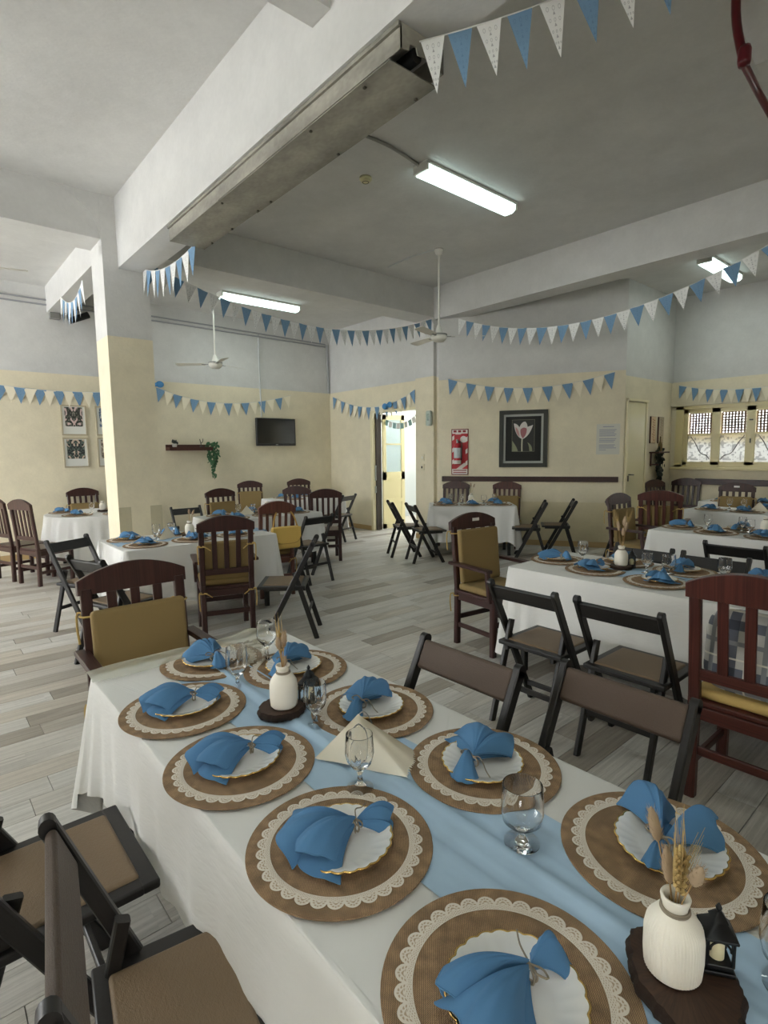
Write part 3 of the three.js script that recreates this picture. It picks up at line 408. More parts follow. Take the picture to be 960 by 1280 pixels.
{
  const a = tulip(564.5, 536.5), b = tulip(585.5, 593.5), W = Math.hypot(b.x - a.x, b.z - a.z), H = a.y - b.y, cx = (a.x + b.x) / 2, cy = (a.y + b.y) / 2, cz = (a.z + b.z) / 2;
  const t = thing('extinguisher_sign', 'red and white striped fire extinguisher backboard', 'sign', [cx, cy, cz], TANG);
  part('board', span(-W / 2, W / 2, -H / 2, H / 2, 0.001, 0.012), std('#8a1820', 0.4), t);
  const tx = canvasTex(128, 352, (k, w, h) => { k.fillStyle = '#b8232c'; k.fillRect(0, 0, w, h); k.fillStyle = '#e3d6cf'; for (let i = -2; i < 6; i++) { k.beginPath(); k.moveTo(0, i * 92 + 60); k.lineTo(w, i * 92 - 40); k.lineTo(w, i * 92 - 4); k.lineTo(0, i * 92 + 92); k.fill(); } k.fillStyle = '#b8232c'; k.fillRect(20, 40, w - 40, h - 130); k.fillStyle = '#e6ded8'; k.fillRect(0, 0, w, 34); k.fillRect(0, h - 44, w, 44); k.beginPath(); k.arc(92, 78, 26, 0, 7); k.fill(); k.fillStyle = '#8a1820'; for (let i = 0; i < 3; i++) k.fillRect(14 + i * 36, 8, 24, 16); for (let i = 0; i < 2; i++) k.fillRect(12, h - 36 + i * 16, w - 24, 7); k.strokeStyle = '#5c1016'; k.lineWidth = 4; k.strokeRect(2, 2, w - 4, h - 4); });
  const g = new THREE.PlaneGeometry(W - 0.01, H - 0.01); g.translate(0, 0, 0.0135); part('print', g, std('#fff', 0.4, { map: tx }), t);
  const e = thing('fire_extinguisher', 'red fire extinguisher with a white label on the striped backboard', 'fire extinguisher', [cx - TD.x * 0.03 + TN.x * 0.07, cy - 0.2, cz - TD.z * 0.03 + TN.z * 0.07], TANG);
  part('cylinder', lathe([[0.001, -0.02], [0.055, -0.015], [0.06, 0], [0.06, 0.28], [0.045, 0.33], [0.018, 0.35], [0.001, 0.35]], 24), M.red, e); part('label_band', lathe([[0.0605, 0.1], [0.0615, 0.1], [0.0615, 0.27], [0.0605, 0.27]], 24), std('#c7cdd0', 0.4), e); part('lower_band', lathe([[0.0605, 0.0], [0.0615, 0.0], [0.0615, 0.06], [0.0605, 0.06]], 24), std('#d5d2cc', 0.4), e); part('valve', [lathe([[0.001, 0.34], [0.02, 0.34], [0.02, 0.39], [0.001, 0.39]], 12), rbox(0.02, 0.02, 0.1, 0.004, 0, 0.4, 0.02)], M.frameSilver, e); part('hose', tube([[0.015, 0.37, 0.02], [0.07, 0.36, 0.03], [0.075, 0.2, 0.02], [0.068, 0.06, 0.01]], 0.01, 16, 6), M.black, e);
}
{
  const p = tulip(760, 549), t = thing('paper_notice', 'white paper notice with printed lines on the slanting wall', 'notice', [p.x, p.y, p.z], TANG);
  const tx = canvasTex(128, 176, (k, w, h) => { k.fillStyle = '#cfcdc2'; k.fillRect(0, 0, w, h); k.fillStyle = '#8f92a6'; k.fillRect(34, 12, 62, 4); for (let i = 0; i < 13; i++) if (i !== 5 && i !== 9) k.fillRect(14, 30 + i * 9, 96 - (i % 3) * 6, 3.5); k.fillRect(14, 150, 40, 3); });
  part('sheet', span(-0.17, 0.17, -0.235, 0.235, 0.001, 0.003), std('#cfcdc2', 0.8), t); const g = new THREE.PlaneGeometry(0.33, 0.46); g.translate(0, 0, 0.0035); part('print', g, std('#fff', 0.8, { map: tx }), t);
}
{
  const p = onZ(538, 523, -6.88), t = thing('alarm_sounder', 'pale green plastic alarm box on the pilaster', 'alarm', [p.x, p.y, -6.88]); part('body', rbox(0.12, 0.26, 0.07, 0.03, 0, 0, 0.035, 3), std('#b9c4ba', 0.4), t); part('lens', rbox(0.05, 0.12, 0.02, 0.01, 0.01, 0.02, 0.07), std('#93a59c', 0.3), t);
  for (const [y, l] of [[572, 'upper white switch plate beside the open door'], [584, 'lower white switch plate beside the open door']]) { const q = onZ(528.5, y, -6.88), s = thing('switch_plate', l, 'switch', [q.x, q.y, -6.88]); part('plate', rbox(0.08, 0.12, 0.012, 0.004, 0, 0, 0.006), std('#d8cfb4', 0.4), s); part('rocker', rbox(0.025, 0.04, 0.012, 0.003, y > 580 ? -0.01 : 0, 0, 0.014), y > 580 ? M.potDark : M.whitePlastic, s); }
}
// ------------------------------------------------------------------ bunting
const flagTex = (bg, fg) => canvasTex(128, 160, (k, w, h) => { k.fillStyle = bg; k.fillRect(0, 0, w, h); k.fillStyle = fg; k.strokeStyle = fg; k.lineWidth = 1.5; for (let i = 0; i < 4; i++) { const y = 22 + i * 32, s = 1 - i * 0.2; for (let j = -1; j <= 1; j++) { k.beginPath(); k.arc(64 + j * 30 * s, y, 6 * s, 0, 7); k.stroke(); } k.beginPath(); k.moveTo(64, y + 8); k.lineTo(58, y + 18); k.lineTo(70, y + 18); k.fill(); } });
const flagM = { blue: std('#ffffff', 0.9, { map: flagTex('#7394b2', '#6484a4'), side: THREE.DoubleSide }), white: std('#ffffff', 0.9, { map: flagTex('#e4e4e2', '#a9a9aa'), side: THREE.DoubleSide }), cord: std('#d8d8d4', 0.9), sheer: std('#eee5ce', 0.9, { side: THREE.DoubleSide }), hallFlag: std('#ffffff', 0.9, { map: flagTex('#8fb0ae', '#6f9492'), side: THREE.DoubleSide }) };
const flagGeo = new Map();
function pennantGeo(w, h, sq) { const k = w.toFixed(3) + h.toFixed(3) + sq; if (!flagGeo.has(k)) { const s = new THREE.Shape(); s.moveTo(-w / 2, 0); if (sq) { s.lineTo(-w / 2, -h); s.lineTo(w / 2, -h); } else s.lineTo(0, -h); s.lineTo(w / 2, 0); s.closePath(); const g = new THREE.ExtrudeGeometry(s, { depth: 0.0012, bevelEnabled: false }); const p = g.attributes.position, uv = g.attributes.uv; for (let i = 0; i < uv.count; i++) uv.setXY(i, p.getX(i) / w + 0.5, 1 + p.getY(i) / h); flagGeo.set(k, g); } return flagGeo.get(k); }
function bunting(label, A, B, C, n, w, h, o = {}) {   // a quadratic through A (start), B (middle), C (end)
  const P = (t) => A.clone().multiplyScalar((1 - t) * (1 - 2 * t)).addScaledVector(B, 4 * t * (1 - t)).addScaledVector(C, t * (2 * t - 1));
  const t = thing('bunting', label, 'bunting', [A.x, A.y, A.z]), pts = []; for (let i = 0; i <= 12; i++) pts.push(P(i / 12).sub(A));
  part('cord', tube(pts, 0.004, 24, 5), flagM.cord, t);
  for (let i = 0; i < n; i++) {
    const u = (i + 0.5) / n, p = P(u).sub(A), d = P(Math.min(1, u + 0.01)).sub(P(Math.max(0, u - 0.01)));
    const blue = ((i + (o.start ?? 0)) % 2 === 0), f = part('pennant', pennantGeo(w, h, !!o.square), o.square ? (blue ? flagM.hallFlag : flagM.white) : blue ? flagM.blue : o.sheer ? flagM.sheer : flagM.white, t);
    f.position.copy(p); f.rotation.order = 'YXZ'; f.rotation.y = Math.atan2(-d.z, d.x) + rr(-1, 1) * (o.twist ?? 0.12); f.rotation.z = Math.atan2(d.y, Math.hypot(d.x, d.z)) * 0.8 + rr(-0.05, 0.05); f.rotation.x = rr(-0.06, 0.06);
  }
  return t;
}
bunting('blue and white bunting hanging from the end of the steel housing', V(-2.02, 3.5, -2.0), onY(690, 0, 3.6), onY(905, -90, 3.78), 9, 0.115, 0.25, { start: 1, twist: 0.05 });
bunting('blue and white bunting draped between the column top and the steel housing', V(-6.47, 3.6, -2.12), V(-5.75, 3.42, -2.1), V(-5.03, 3.46, -2.12), 10, 0.15, 0.27, { start: 1, twist: 0.05 });
bunting('blue and white bunting strung below the long beam between the columns', V(-6.6, 3.72, -2.2), onX(405, 410, -6.6), onX(546, 396, -6.6), 34, 0.14, 0.23, { start: 0 });
bunting('blue and white bunting strung below the beam by the slanting wall', onZ(573, 398, -6.84), onZ(725, 403, -6.84), onZ(975, 298, -6.84), 26, 0.17, 0.24, { start: 1 });
bunting('blue and white bunting on the wall over the framed prints', onX(-30, 476, TVX + 0.02), onX(62, 488, TVX + 0.02), onX(150, 490, TVX + 0.02), 15, 0.17, 0.24, { start: 0, sheer: true, twist: 0.03 });
bunting('blue and white bunting on the wall above the television', onX(196, 484, TVX + 0.02), onX(280, 504, TVX + 0.02), onX(364, 494, TVX + 0.02), 16, 0.17, 0.24, { start: 0, sheer: true, twist: 0.03 });
bunting('blue and white bunting over the open door', onZ(416, 496, DOORZ + 0.02), onZ(466, 509, DOORZ + 0.02), onZ(518, 487, DOORZ + 0.02), 19, 0.15, 0.25, { start: 0, sheer: true, twist: 0.03 });
{ const off = TN.clone().multiplyScalar(0.02); bunting('blue and white bunting on the slanting wall over the tulip picture', tulip(561, 474).add(off), tulip(660, 485).add(off), tulip(768, 465).add(off), 17, 0.17, 0.25, { start: 0, sheer: true, twist: 0.03 }); }
bunting('blue and white bunting on the lintel of the lattice windows', onZ(850, 482, WINZ + 0.07), onZ(905, 487, WINZ + 0.07), onZ(975, 481, WINZ + 0.07), 13, 0.13, 0.22, { start: 0, sheer: true, twist: 0.03 });
bunting('short blue and white bunting beside the security camera', V(-8.3, 3.62, -1.66), V(-7.6, 3.4, -1.64), V(-6.97, 3.5, -1.62), 11, 0.13, 0.27, { start: 1, twist: 0.05 });
bunting('teal square bunting across the hallway', onZ(472, 516, -7.2), onZ(498, 529, -7.2), onZ(523, 515, -7.2), 11, 0.09, 0.11, { square: true });
function bow(label, p, ang) { const t = thing('ribbon_bow', label, 'bow', [p.x, p.y, p.z], ang); for (const k of [-1, 1]) { const g = new THREE.SphereGeometry(0.07, 12, 8); g.scale(1, 0.8, 0.35); g.translate(k * 0.07, 0.01 * k, 0.025); part('loop', g, M.blueBow, t); } part('knot', rbox(0.05, 0.06, 0.05, 0.015, 0, 0, 0.03), M.blueBow, t); }
bow('blue ribbon bow at the bunting beside the column', onX(194, 481, TVX + 0.01), Math.PI / 2); bow('blue ribbon bow in the bunting over the open door', onZ(485, 507, DOORZ + 0.03), 0);

// ------------------------------------------------------------------ chairs (facing local +z)
function archRail(w, y0, yEnd, yMid, depth) { const s = new THREE.Shape(); s.moveTo(-w / 2, y0); s.lineTo(w / 2, y0); s.lineTo(w / 2, yEnd); s.quadraticCurveTo(w / 4, yMid, 0, yMid); s.quadraticCurveTo(-w / 4, yMid, -w / 2, yEnd); s.closePath(); return extrude(s, depth - 0.006, 0.003); }
function tieGeo(x, y, z, s) { return [tube([[x, y, z], [x + s * 0.03, y + 0.012, z - 0.035], [x + s * 0.035, y - 0.05, z - 0.045], [x + s * 0.03, y - 0.14, z - 0.04]], 0.005, 12, 5), tube([[x, y, z], [x - s * 0.02, y + 0.005, z - 0.04], [x - s * 0.07, y - 0.03, z - 0.05]], 0.005, 10, 5), new THREE.TorusGeometry(0.03, 0.005, 5, 14).rotateX(Math.PI / 2).translate(x, y, z)]; }
function slatChair(o) {
  const t = thing('slatted_chair', o.label, 'chair'), m = o.wood, lean = (y) => -0.2 - Math.max(0, y - 0.45) * 0.1;
  for (const s of [-1, 1]) {
    part('rear_post', bar([s * 0.2, 0, -0.205], [s * 0.2, 0.46, -0.2], 0.045, 0.045), m, t);
    part('back_post', bar([s * 0.2, 0.45, -0.2], [s * 0.2, 0.95, lean(0.95)], 0.045, 0.035), m, t);
    part('leg', bar([s * 0.2, 0, 0.2], [s * 0.2, 0.43, 0.2], 0.045, 0.045), m, t);
    part('stretcher', bar([s * 0.2, 0.16, -0.19], [s * 0.2, 0.16, 0.19], 0.022, 0.035), m, t);
    part('side_apron', bar([s * 0.2, 0.395, -0.19], [s * 0.2, 0.395, 0.19], 0.022, 0.06), m, t);
  }
  part('stretcher', bar([-0.19, 0.22, -0.2], [0.19, 0.22, -0.2], 0.02, 0.04, V(0, 0, 1)), m, t); part('stretcher', bar([-0.19, 0.24, 0.2], [0.19, 0.24, 0.2], 0.02, 0.04, V(0, 0, 1)), m, t);
  part('apron', bar([-0.19, 0.395, 0.2], [0.19, 0.395, 0.2], 0.022, 0.06, V(0, 0, 1)), m, t); part('apron', bar([-0.19, 0.395, -0.2], [0.19, 0.395, -0.2], 0.022, 0.06, V(0, 0, 1)), m, t);
  part('seat', rbox(0.45, 0.025, 0.43, 0.008, 0, 0.4375, 0.01), m, t);
  const tr = archRail(0.46, 0.925, 0.985, 1.05, 0.035); tr.rotateX(-0.1); tr.translate(0, 0.005, lean(0.95) + 0.073); part('top_rail', tr, m, t);
  part('lower_rail', bar([-0.185, 0.575, lean(0.575)], [0.185, 0.575, lean(0.575)], 0.022, 0.05, V(0, 0, 1)), m, t);
  const n = o.slats; for (let k = 0; k < n; k++) { const x = (k + 1) / (n + 1) * 0.38 - 0.19, xt = x * 1.04; part('slat', bar([x, 0.59, lean(0.59)], [xt, 0.935, lean(0.935)], n > 3 ? 0.034 : 0.04, 0.015), m, t); }
  if (o.arms) for (const s of [-1, 1]) { const a = part('arm', [bar([s * 0.235, 0.665, -0.24], [s * 0.24, 0.66, 0.2], 0.055, 0.025)], m, t); part('arm_post', bar([s * 0.225, 0.42, 0.19], [s * 0.235, 0.65, 0.17], 0.035, 0.035), m, a); }
  if (o.cushion) {
    const top = o.cushionTop ?? 0.87, h = top - 0.5, g = rbox(0.4, h, 0.05, 0.02, 0, 0, 0, 3); g.rotateX(-0.1); g.translate(0, 0.5 + h / 2, lean(0.5 + h / 2) + 0.05);
    const c = part('back_cushion', g, M.mustard, t); c.userData.label = 'mustard fabric back cushion';
    if (o.folded) { const f = rbox(0.41, 0.05, 0.1, 0.022, 0, top, lean(top) + 0.03, 3); part('cushion_fold', f, M.mustard, c); }
    const sc = part('seat_cushion', rbox(0.43, 0.055, 0.4, 0.024, 0, 0.477, 0.02, 3), M.mustard, t); part('piping', tube([[-0.2, 0.477, 0.215], [0, 0.477, 0.222], [0.2, 0.477, 0.215]], 0.005, 10, 5), M.mustardPale, sc);
    for (const s of [-1, 1]) { part('tie', tieGeo(s * 0.2, top - 0.03, lean(top), s), M.mustardPale, c); part('tie', tieGeo(s * 0.2, 0.4, -0.205, s), M.mustardPale, sc); }
  }
  if (o.sticker) { const g = rbox(0.07, 0.025, 0.003, 0.001, 0, 1.0, lean(1) + 0.036); part('sticker', g, M.white, t).userData.label = 'small white sticker on the top rail'; }
  return t;
}
function foldingChair(o) {
  const t = thing('folding_chair', o.label, 'chair'), m = o.wood, rail = V(0, 0.81, -0.2);
  for (const s of [-1, 1]) {
    part('long_leg', bar([s * 0.205, 0, 0.215], [s * 0.205, 0.81, -0.205], 0.024, 0.045), m, t);
    part('short_leg', bar([s * 0.175, 0, -0.22], [s * 0.175, 0.57, -0.045], 0.024, 0.04), m, t);
    const c = new THREE.CylinderGeometry(0.022, 0.022, 0.024, 14); c.rotateZ(Math.PI / 2); c.translate(s * 0.205, 0.81, -0.205); part('rounded_end', c, m, t);
    part('seat_rail', bar([s * 0.15, 0.425, -0.13], [s * 0.15, 0.425, 0.22], 0.022, 0.03), m, t);
  }
  const tilt = -0.45, rl = o.padded ? rbox(0.395, 0.115, 0.032, 0.014, 0, 0, 0, 3) : rbox(0.41, 0.09, 0.022, 0.006, 0, 0, 0);
  rl.rotateX(tilt); rl.translate(0, 0.757, -0.178); part('back_rail', rl, o.padded ? M.leather : m, t);
  part('stretcher', bar([-0.17, 0.22, -0.153], [0.17, 0.22, -0.153], 0.018, 0.03, V(0, 0, 1)), m, t); part('stretcher', bar([-0.2, 0.12, 0.153], [0.2, 0.12, 0.153], 0.018, 0.03, V(0, 0, 1)), m, t);
  part('seat_frame', [rbox(0.41, 0.026, 0.045, 0.007, 0, 0.447, 0.243), rbox(0.41, 0.026, 0.045, 0.007, 0, 0.447, -0.11), rbox(0.045, 0.026, 0.32, 0.007, -0.183, 0.447, 0.066), rbox(0.045, 0.026, 0.32, 0.007, 0.183, 0.447, 0.066)], m, t);
  part('seat_pad', rbox(0.335, 0.03, 0.32, 0.013, 0, 0.453, 0.066, 3), o.seat ?? M.seatBrown, t);
  return t;
}
const at = (c, x, z, turn, sx = 1, sz = 1) => { c.position.set(x, 0, z); c.rotation.y = turn; if (sx !== 1 || sz !== 1) c.scale.set(sx, 1, sz); return c; };
// head of the near table, its folding chairs
at(slatChair({ label: 'dark slatted armchair with a mustard cushion at the head of the near table', wood: M.darkRed, slats: 3, arms: true, cushion: true, cushionTop: 0.86 }), -2.5, -0.775, Math.PI / 2, 1.06);
at(foldingChair({ label: 'dark folding chair with brown padded seat beside the hanging cloth corner', wood: M.ebony, padded: true }), -1.59, -0.145, Math.PI);
at(foldingChair({ label: 'dark folding chair with a wide brown padded backrest against the near table', wood: M.ebony, padded: true }), -0.99, -0.272, Math.PI - 0.16, 1.1, 0.76);
at(foldingChair({ label: 'dark folding chair with padded back rail facing the fan of paper napkins', wood: M.ebony, padded: true }), -1.29, -1.315, 0, 1.1);
at(foldingChair({ label: 'dark folding chair with padded back rail beside the red slatted chair', wood: M.ebony, padded: true }), -0.775, -1.475, 0, 1.02);
// second table on the right
const foldA = at(foldingChair({ label: 'black folding chair at the second table, nearer its mustard armchair', wood: M.ebony }), -1.72, -2.665, Math.PI);
const foldGroup = 'black wooden folding chairs';
const fold = (x, z, turn, label) => copyOf(foldA, [x, 0, z], turn, label, foldGroup); foldA.userData.group = foldGroup;
fold(-1.2, -2.69, Math.PI, 'black folding chair at the second table, touching the red slatted chair');
const red = at(slatChair({ label: 'red-brown slatted chair with a plaid pillow behind the near table', wood: M.redWood, slats: 3 }), -0.66, -2.76, Math.PI, 1.04);
part('seat_cushion', rbox(0.43, 0.05, 0.4, 0.022, 0, 0.4755, 0.02, 3), M.mustardPale, red);
{
  const tx = canvasTex(128, 128, (k, w, h) => { k.fillStyle = '#b9b8b3'; k.fillRect(0, 0, w, h); k.fillStyle = '#5c606a'; k.fillRect(0, 40, w, 26); k.fillRect(38, 0, 26, h); k.fillStyle = '#3c3f49'; k.fillRect(38, 40, 26, 26); k.fillStyle = '#84868a'; k.fillRect(0, 96, w, 12); k.fillRect(94, 0, 12, h); k.fillStyle = '#d8d4c8'; k.fillRect(0, 14, w, 5); k.fillRect(14, 0, 5, h); });
  tx.wrapS = tx.wrapT = THREE.RepeatWrapping; const g = new THREE.SphereGeometry(0.5, 28, 20), p = g.attributes.position; for (let i = 0; i < p.count; i++) { const f = (v) => Math.sign(v) * Math.pow(Math.abs(v * 2), 0.42) / 2; p.setXYZ(i, f(p.getX(i)) * 0.4, f(p.getY(i)) * 0.36, p.getZ(i) * 0.15); } g.computeVertexNormals(); const uv = g.attributes.uv; for (let i = 0; i < uv.count; i++) uv.setXY(i, p.getX(i) * 5, p.getY(i) * 5); g.rotateX(0.16);
  const t = thing('plaid_pillow', 'grey and white plaid pillow on the red-brown chair', 'pillow', [-0.66, 0.685, -2.64], Math.PI); part('cover', g, std('#ffffff', 0.9, { map: tx }), t);
}
const armA = at(slatChair({ label: 'mustard cushioned armchair with a white sticker at the end of the second table', wood: M.darkRed, slats: 3, arms: true, cushion: true, cushionTop: 0.93, folded: false, sticker: true }), -2.68, -3.47, Math.PI / 2 - 0.12, 1.06);
fold(-1.82, -3.97, 0, 'black folding chair on the far side of the second table by the pampas vase');
fold(-1.33, -3.96, 0, 'black folding chair on the far side of the second table by its lantern');
// third, fourth and fifth tables
fold(-1.39, -4.96, Math.PI, 'black folding chair at the third table, behind the second table');
const slatC = at(slatChair({ label: 'slatted armchair with a folded mustard cushion at the end of the third table', wood: M.darkRed, slats: 3, arms: true, cushion: true, cushionTop: 0.88 }), -2.77, -6.2, Math.PI / 2 - 0.1);
const slatB = at(slatChair({ label: 'large slatted chair with mustard cushion seen from behind near the white door', wood: M.redWood, slats: 4, arms: true, cushion: true, cushionTop: 0.86 }), -2.92, -7.2, Math.PI + 0.25, 1.1);
fold(-3.56, -7.5, 2.2, 'black folding chair leaning in the gap near the white door');
at(slatChair({ label: 'dark slatted chair with white sticker and mustard cushion between the far tables', wood: M.darkRed, slats: 4, cushion: true, cushionTop: 0.86, sticker: true }), -2.62, -8.82, 0.15);
const slatD = at(slatChair({ label: 'slatted chair against the wall below the first lattice window', wood: M.darkRed, slats: 4 }), -3.7, -9.83, 0.1);
const slat = (x, z, turn, label) => copyOf(slatD, [x, 0, z], turn, label);
slat(-3.7, -9.3, 1.3, 'small slatted chair under the dark trailing plant');
// table by the slanting wall
fold(-6.02, -5.58, Math.PI - 0.55, 'black folding chair nearest the open door');
fold(-5.5, -5.5, Math.PI - 0.45, 'black folding chair left of the round table, one away from the open door');
fold(-4.6, -6.79, -0.95, 'black folding chair right of the round table, farther from the wall');
fold(-4.42, -7.27, -0.95, 'black folding chair right of the round table, close to the slanting wall');
slat(-6.15, -6.83, face(TN.x, TN.z), 'dark slatted chair under the fire extinguisher');
at(slatChair({ label: 'brown slatted chair with mustard seat cushion under the tulip picture', wood: M.redWood, slats: 4, cushion: true, cushionTop: 0.82 }), -5.42, -7.27, face(TN.x, TN.z));
// left middle table
at(slatChair({ label: 'slatted armchair with tied mustard cushion seen from behind at the left table', wood: M.darkRed, slats: 3, arms: true, cushion: true, cushionTop: 0.83 }), -4.52, -2.03, face(-0.95, -0.31), 1.0);
fold(-5.41, -1.13, face(0.87, -0.5), 'black folding chair at the blue runner end of the left table');
fold(-4.43, -1.1, face(-0.32, -0.95), 'black folding chair between the near armchair and the left table');
fold(-4.05, -2.43, face(-0.62, 0.78), 'black folding chair turned sideways behind the mustard armchair');
fold(-5.6, -3.62, -Math.PI / 2 + 0.1, 'black folding chair with open floor beside it before the back tables');
const chairP = at(slatChair({ label: 'brown slatted chair with painted-in sunlight and a yellow handbag hung on it', wood: std('#7d4e42', 0.35, { map: grainTex }), slats: 4, cushion: true, cushionTop: 0.7 }), -5.42, -2.98, -Math.PI / 2 - 0.15, 0.9);  // wood colour lightened to paint in the sun falling on this chair
{
  const t = thing('yellow_handbag', 'yellow flap handbag hanging on a slatted chair', 'handbag', [-5.1, 0.5, -3.0], Math.PI / 2 - 0.15);
  part('body', rbox(0.32, 0.24, 0.08, 0.03, 0, 0.16, 0, 4), M.bagYellow, t);
  const s = new THREE.Shape(); s.moveTo(-0.155, 0.12); s.lineTo(-0.155, 0.02); s.quadraticCurveTo(-0.12, -0.04, 0, -0.05); s.quadraticCurveTo(0.12, -0.04, 0.155, 0.02); s.lineTo(0.155, 0.12); s.closePath(); const g = extrude(s, 0.004, 0.003); g.translate(0, 0.15, 0.042); const f = part('flap', g, M.bagYellow, t); part('flap_edge', tube([[-0.155, 0.17, 0.05], [-0.12, 0.115, 0.05], [0, 0.1, 0.05], [0.12, 0.115, 0.05], [0.155, 0.17, 0.05]], 0.004, 20, 5), M.bagEdge, f);
  part('strap', tube([[-0.14, 0.26, 0], [-0.1, 0.4, -0.03], [0, 0.5, -0.1], [0.1, 0.4, -0.03], [0.14, 0.26, 0]], 0.009, 20, 6), M.bagEdge, t);
}
// back left tables
at(slatChair({ label: 'dark slatted chair with mustard cushion below the trailing green plant', wood: M.darkRed, slats: 4, cushion: true, cushionTop: 0.86 }), -7.5, -3.47, Math.PI / 2);
fold(-7.52, -2.93, Math.PI / 2, 'black folding chair just behind the square column');
slat(-6.62, -4.55, -Math.PI / 2 - 0.5, 'slatted chair turned edge-on at the back left tables');
slat(-7.5, -4.75, face(-0.6, -0.8), 'slatted chair backing onto the long table before the television');
at(slatChair({ label: 'slatted chair with mustard cushion under the left edge of the television', wood: M.darkRed, slats: 4, cushion: true, cushionTop: 0.86 }), -9.25, -4.75, 1.2);
slat(-9.2, -5.78, 1.15, 'slatted chair against the wall under the right edge of the television');
fold(-7.87, -5.75, -Math.PI / 2 + 0.35, 'black folding chair nearest the corner beside the door wall');
// far left table
slat(-7.86, -1.2, face(-0.36, -0.93), 'reddish slatted chair with no cushion at the far left table');
slat(-8.38, -1.02, face(-0.3, -0.95), 'slatted chair half hidden behind the reddish one at the far left table');
at(slatChair({ label: 'dark slatted chair with mustard cushion below the framed prints', wood: M.darkRed, slats: 4, cushion: true, cushionTop: 0.82 }), -9.45, -2.05, Math.PI / 2);

// ------------------------------------------------------------------ tables, cloths, runners
const TOP = 0.75;
function tableUnder(label, cx, cz, w, d, turn, round) {
  const t = thing('dining_table', label, 'table', [cx, 0, cz], turn);
  part('tabletop', round ? new THREE.CylinderGeometry(w / 2 - 0.01, w / 2 - 0.01, 0.03, 40).translate(0, TOP - 0.022, 0) : rbox(w - 0.02, 0.03, d - 0.02, 0.008, 0, TOP - 0.022, 0), M.shelfWood, t);
  const lx = round ? w * 0.3 : w / 2 - 0.09, lz = round ? w * 0.3 : d / 2 - 0.09; for (const a of [-1, 1]) for (const b of [-1, 1]) part('leg', bar([a * lx, 0, b * lz], [a * lx, TOP - 0.035, b * lz], 0.045, 0.045), M.ebony, t);
}
function clothGeo(w, d, dropX, dropZ, sd, round, o = {}) {
  const per = [], R = 0.035, n = 26, push = (x, z, nx, nz, c) => per.push({ x, z, nx, nz, c });
  if (round) { for (let i = 0; i < 220; i++) { const a = i / 220 * Math.PI * 2; push(Math.cos(a) * w / 2, Math.sin(a) * w / 2, Math.cos(a), Math.sin(a), 0); } }
  else {
    const hw = w / 2, hd = d / 2, sides = [[hw, -hd + R, 0, 1, 1, 0, d - 2 * R], [hw - R, hd, -1, 0, 0, 1, w - 2 * R], [-hw, hd - R, 0, -1, -1, 0, d - 2 * R], [-hw + R, -hd, 1, 0, 0, -1, w - 2 * R]];
    sides.forEach(([x, z, dx, dz, nx, nz, L], k) => {
      const m = Math.max(12, Math.round(L / 0.022)); for (let i = 0; i < m; i++) { const q = i / m * L, e = Math.min(q, L - q); push(x + dx * q, z + dz * q, nx, nz, Math.exp(-e / 0.09)); }
      const cx = x + dx * L - nx * R, cz = z + dz * L - nz * R, nx2 = sides[(k + 1) % 4][4], nz2 = sides[(k + 1) % 4][5]; for (let i = 0; i < n; i++) { const a = i / n * Math.PI / 2, ax = nx * Math.cos(a) + nx2 * Math.sin(a), az = nz * Math.cos(a) + nz2 * Math.sin(a); push(cx + ax * R, cz + az * R, ax, az, 1); }
    });
  }
  let s = 0; per.forEach((p, i) => { const q = per[(i + 1) % per.length]; p.s = s; s += Math.max(0.004, Math.hypot(q.x - p.x, q.z - p.z)); }); const LEN = s, N = per.length;
  const rows = [0, 0.5, 0.97, 1], J = 16, nv = rows.length - 1 + 2 + J;
  const wave = (u) => Math.sin(u * Math.round(LEN / 0.21) + sd) * 0.5 + Math.sin(u * Math.round(LEN / 0.13) + sd * 2.3) * 0.28 + Math.sin(u * Math.round(LEN / 0.37) + sd * 0.7) * 0.5;
  const g = grid(N, nv, (u, v) => {
    const i = Math.round(u * N) % N, p = per[i], row = Math.round(v * nv);
    if (row < rows.length) return [p.x * rows[row], TOP, p.z * rows[row]];
    if (row === rows.length) return [p.x + p.nx * 0.005, TOP - 0.002, p.z + p.nz * 0.005];
    const t = (row - rows.length) / (nv - rows.length), a = p.s / LEN * Math.PI * 2, drop = round ? dropX : Math.abs(p.nx) > 0.99 ? dropX : Math.abs(p.nz) > 0.99 ? dropZ : THREE.MathUtils.lerp(dropX, dropZ, Math.abs(p.nz) ** 2) + 0.05;
    const dd = drop * (1 + 0.12 * (round ? 0 : p.c * p.c)), out = 0.008 + t * (o.flare ?? 0.03) + p.c * t * (round ? 0 : (o.corner ?? 0.035)) + Math.pow(t, 0.8) * (o.amp ?? 0.024) * (wave(a) + (round ? 0.35 : 0)) * (1 - 0.55 * p.c) + p.c * t * 0.03 * Math.sin(p.s * 55 + sd);
    return [p.x + p.nx * out, TOP - 0.008 - dd * t * (1 + 0.02 * wave(a)), p.z + p.nz * out];
  }, true);
  return scaleUV(g, LEN, 1.2);
}
function tableSet(key, under, clothLabel, cx, cz, w, d, turn, dropX, dropZ, sd, o = {}) {
  tableUnder(under, cx, cz, w, d, turn, o.round);
  const c = thing('tablecloth', clothLabel, 'tablecloth', [cx, 0, cz], turn); part('linen', clothGeo(w, d, dropX, dropZ, sd, o.round, o), M.cloth, c);
  return { cx, cz, turn, w, d };
}
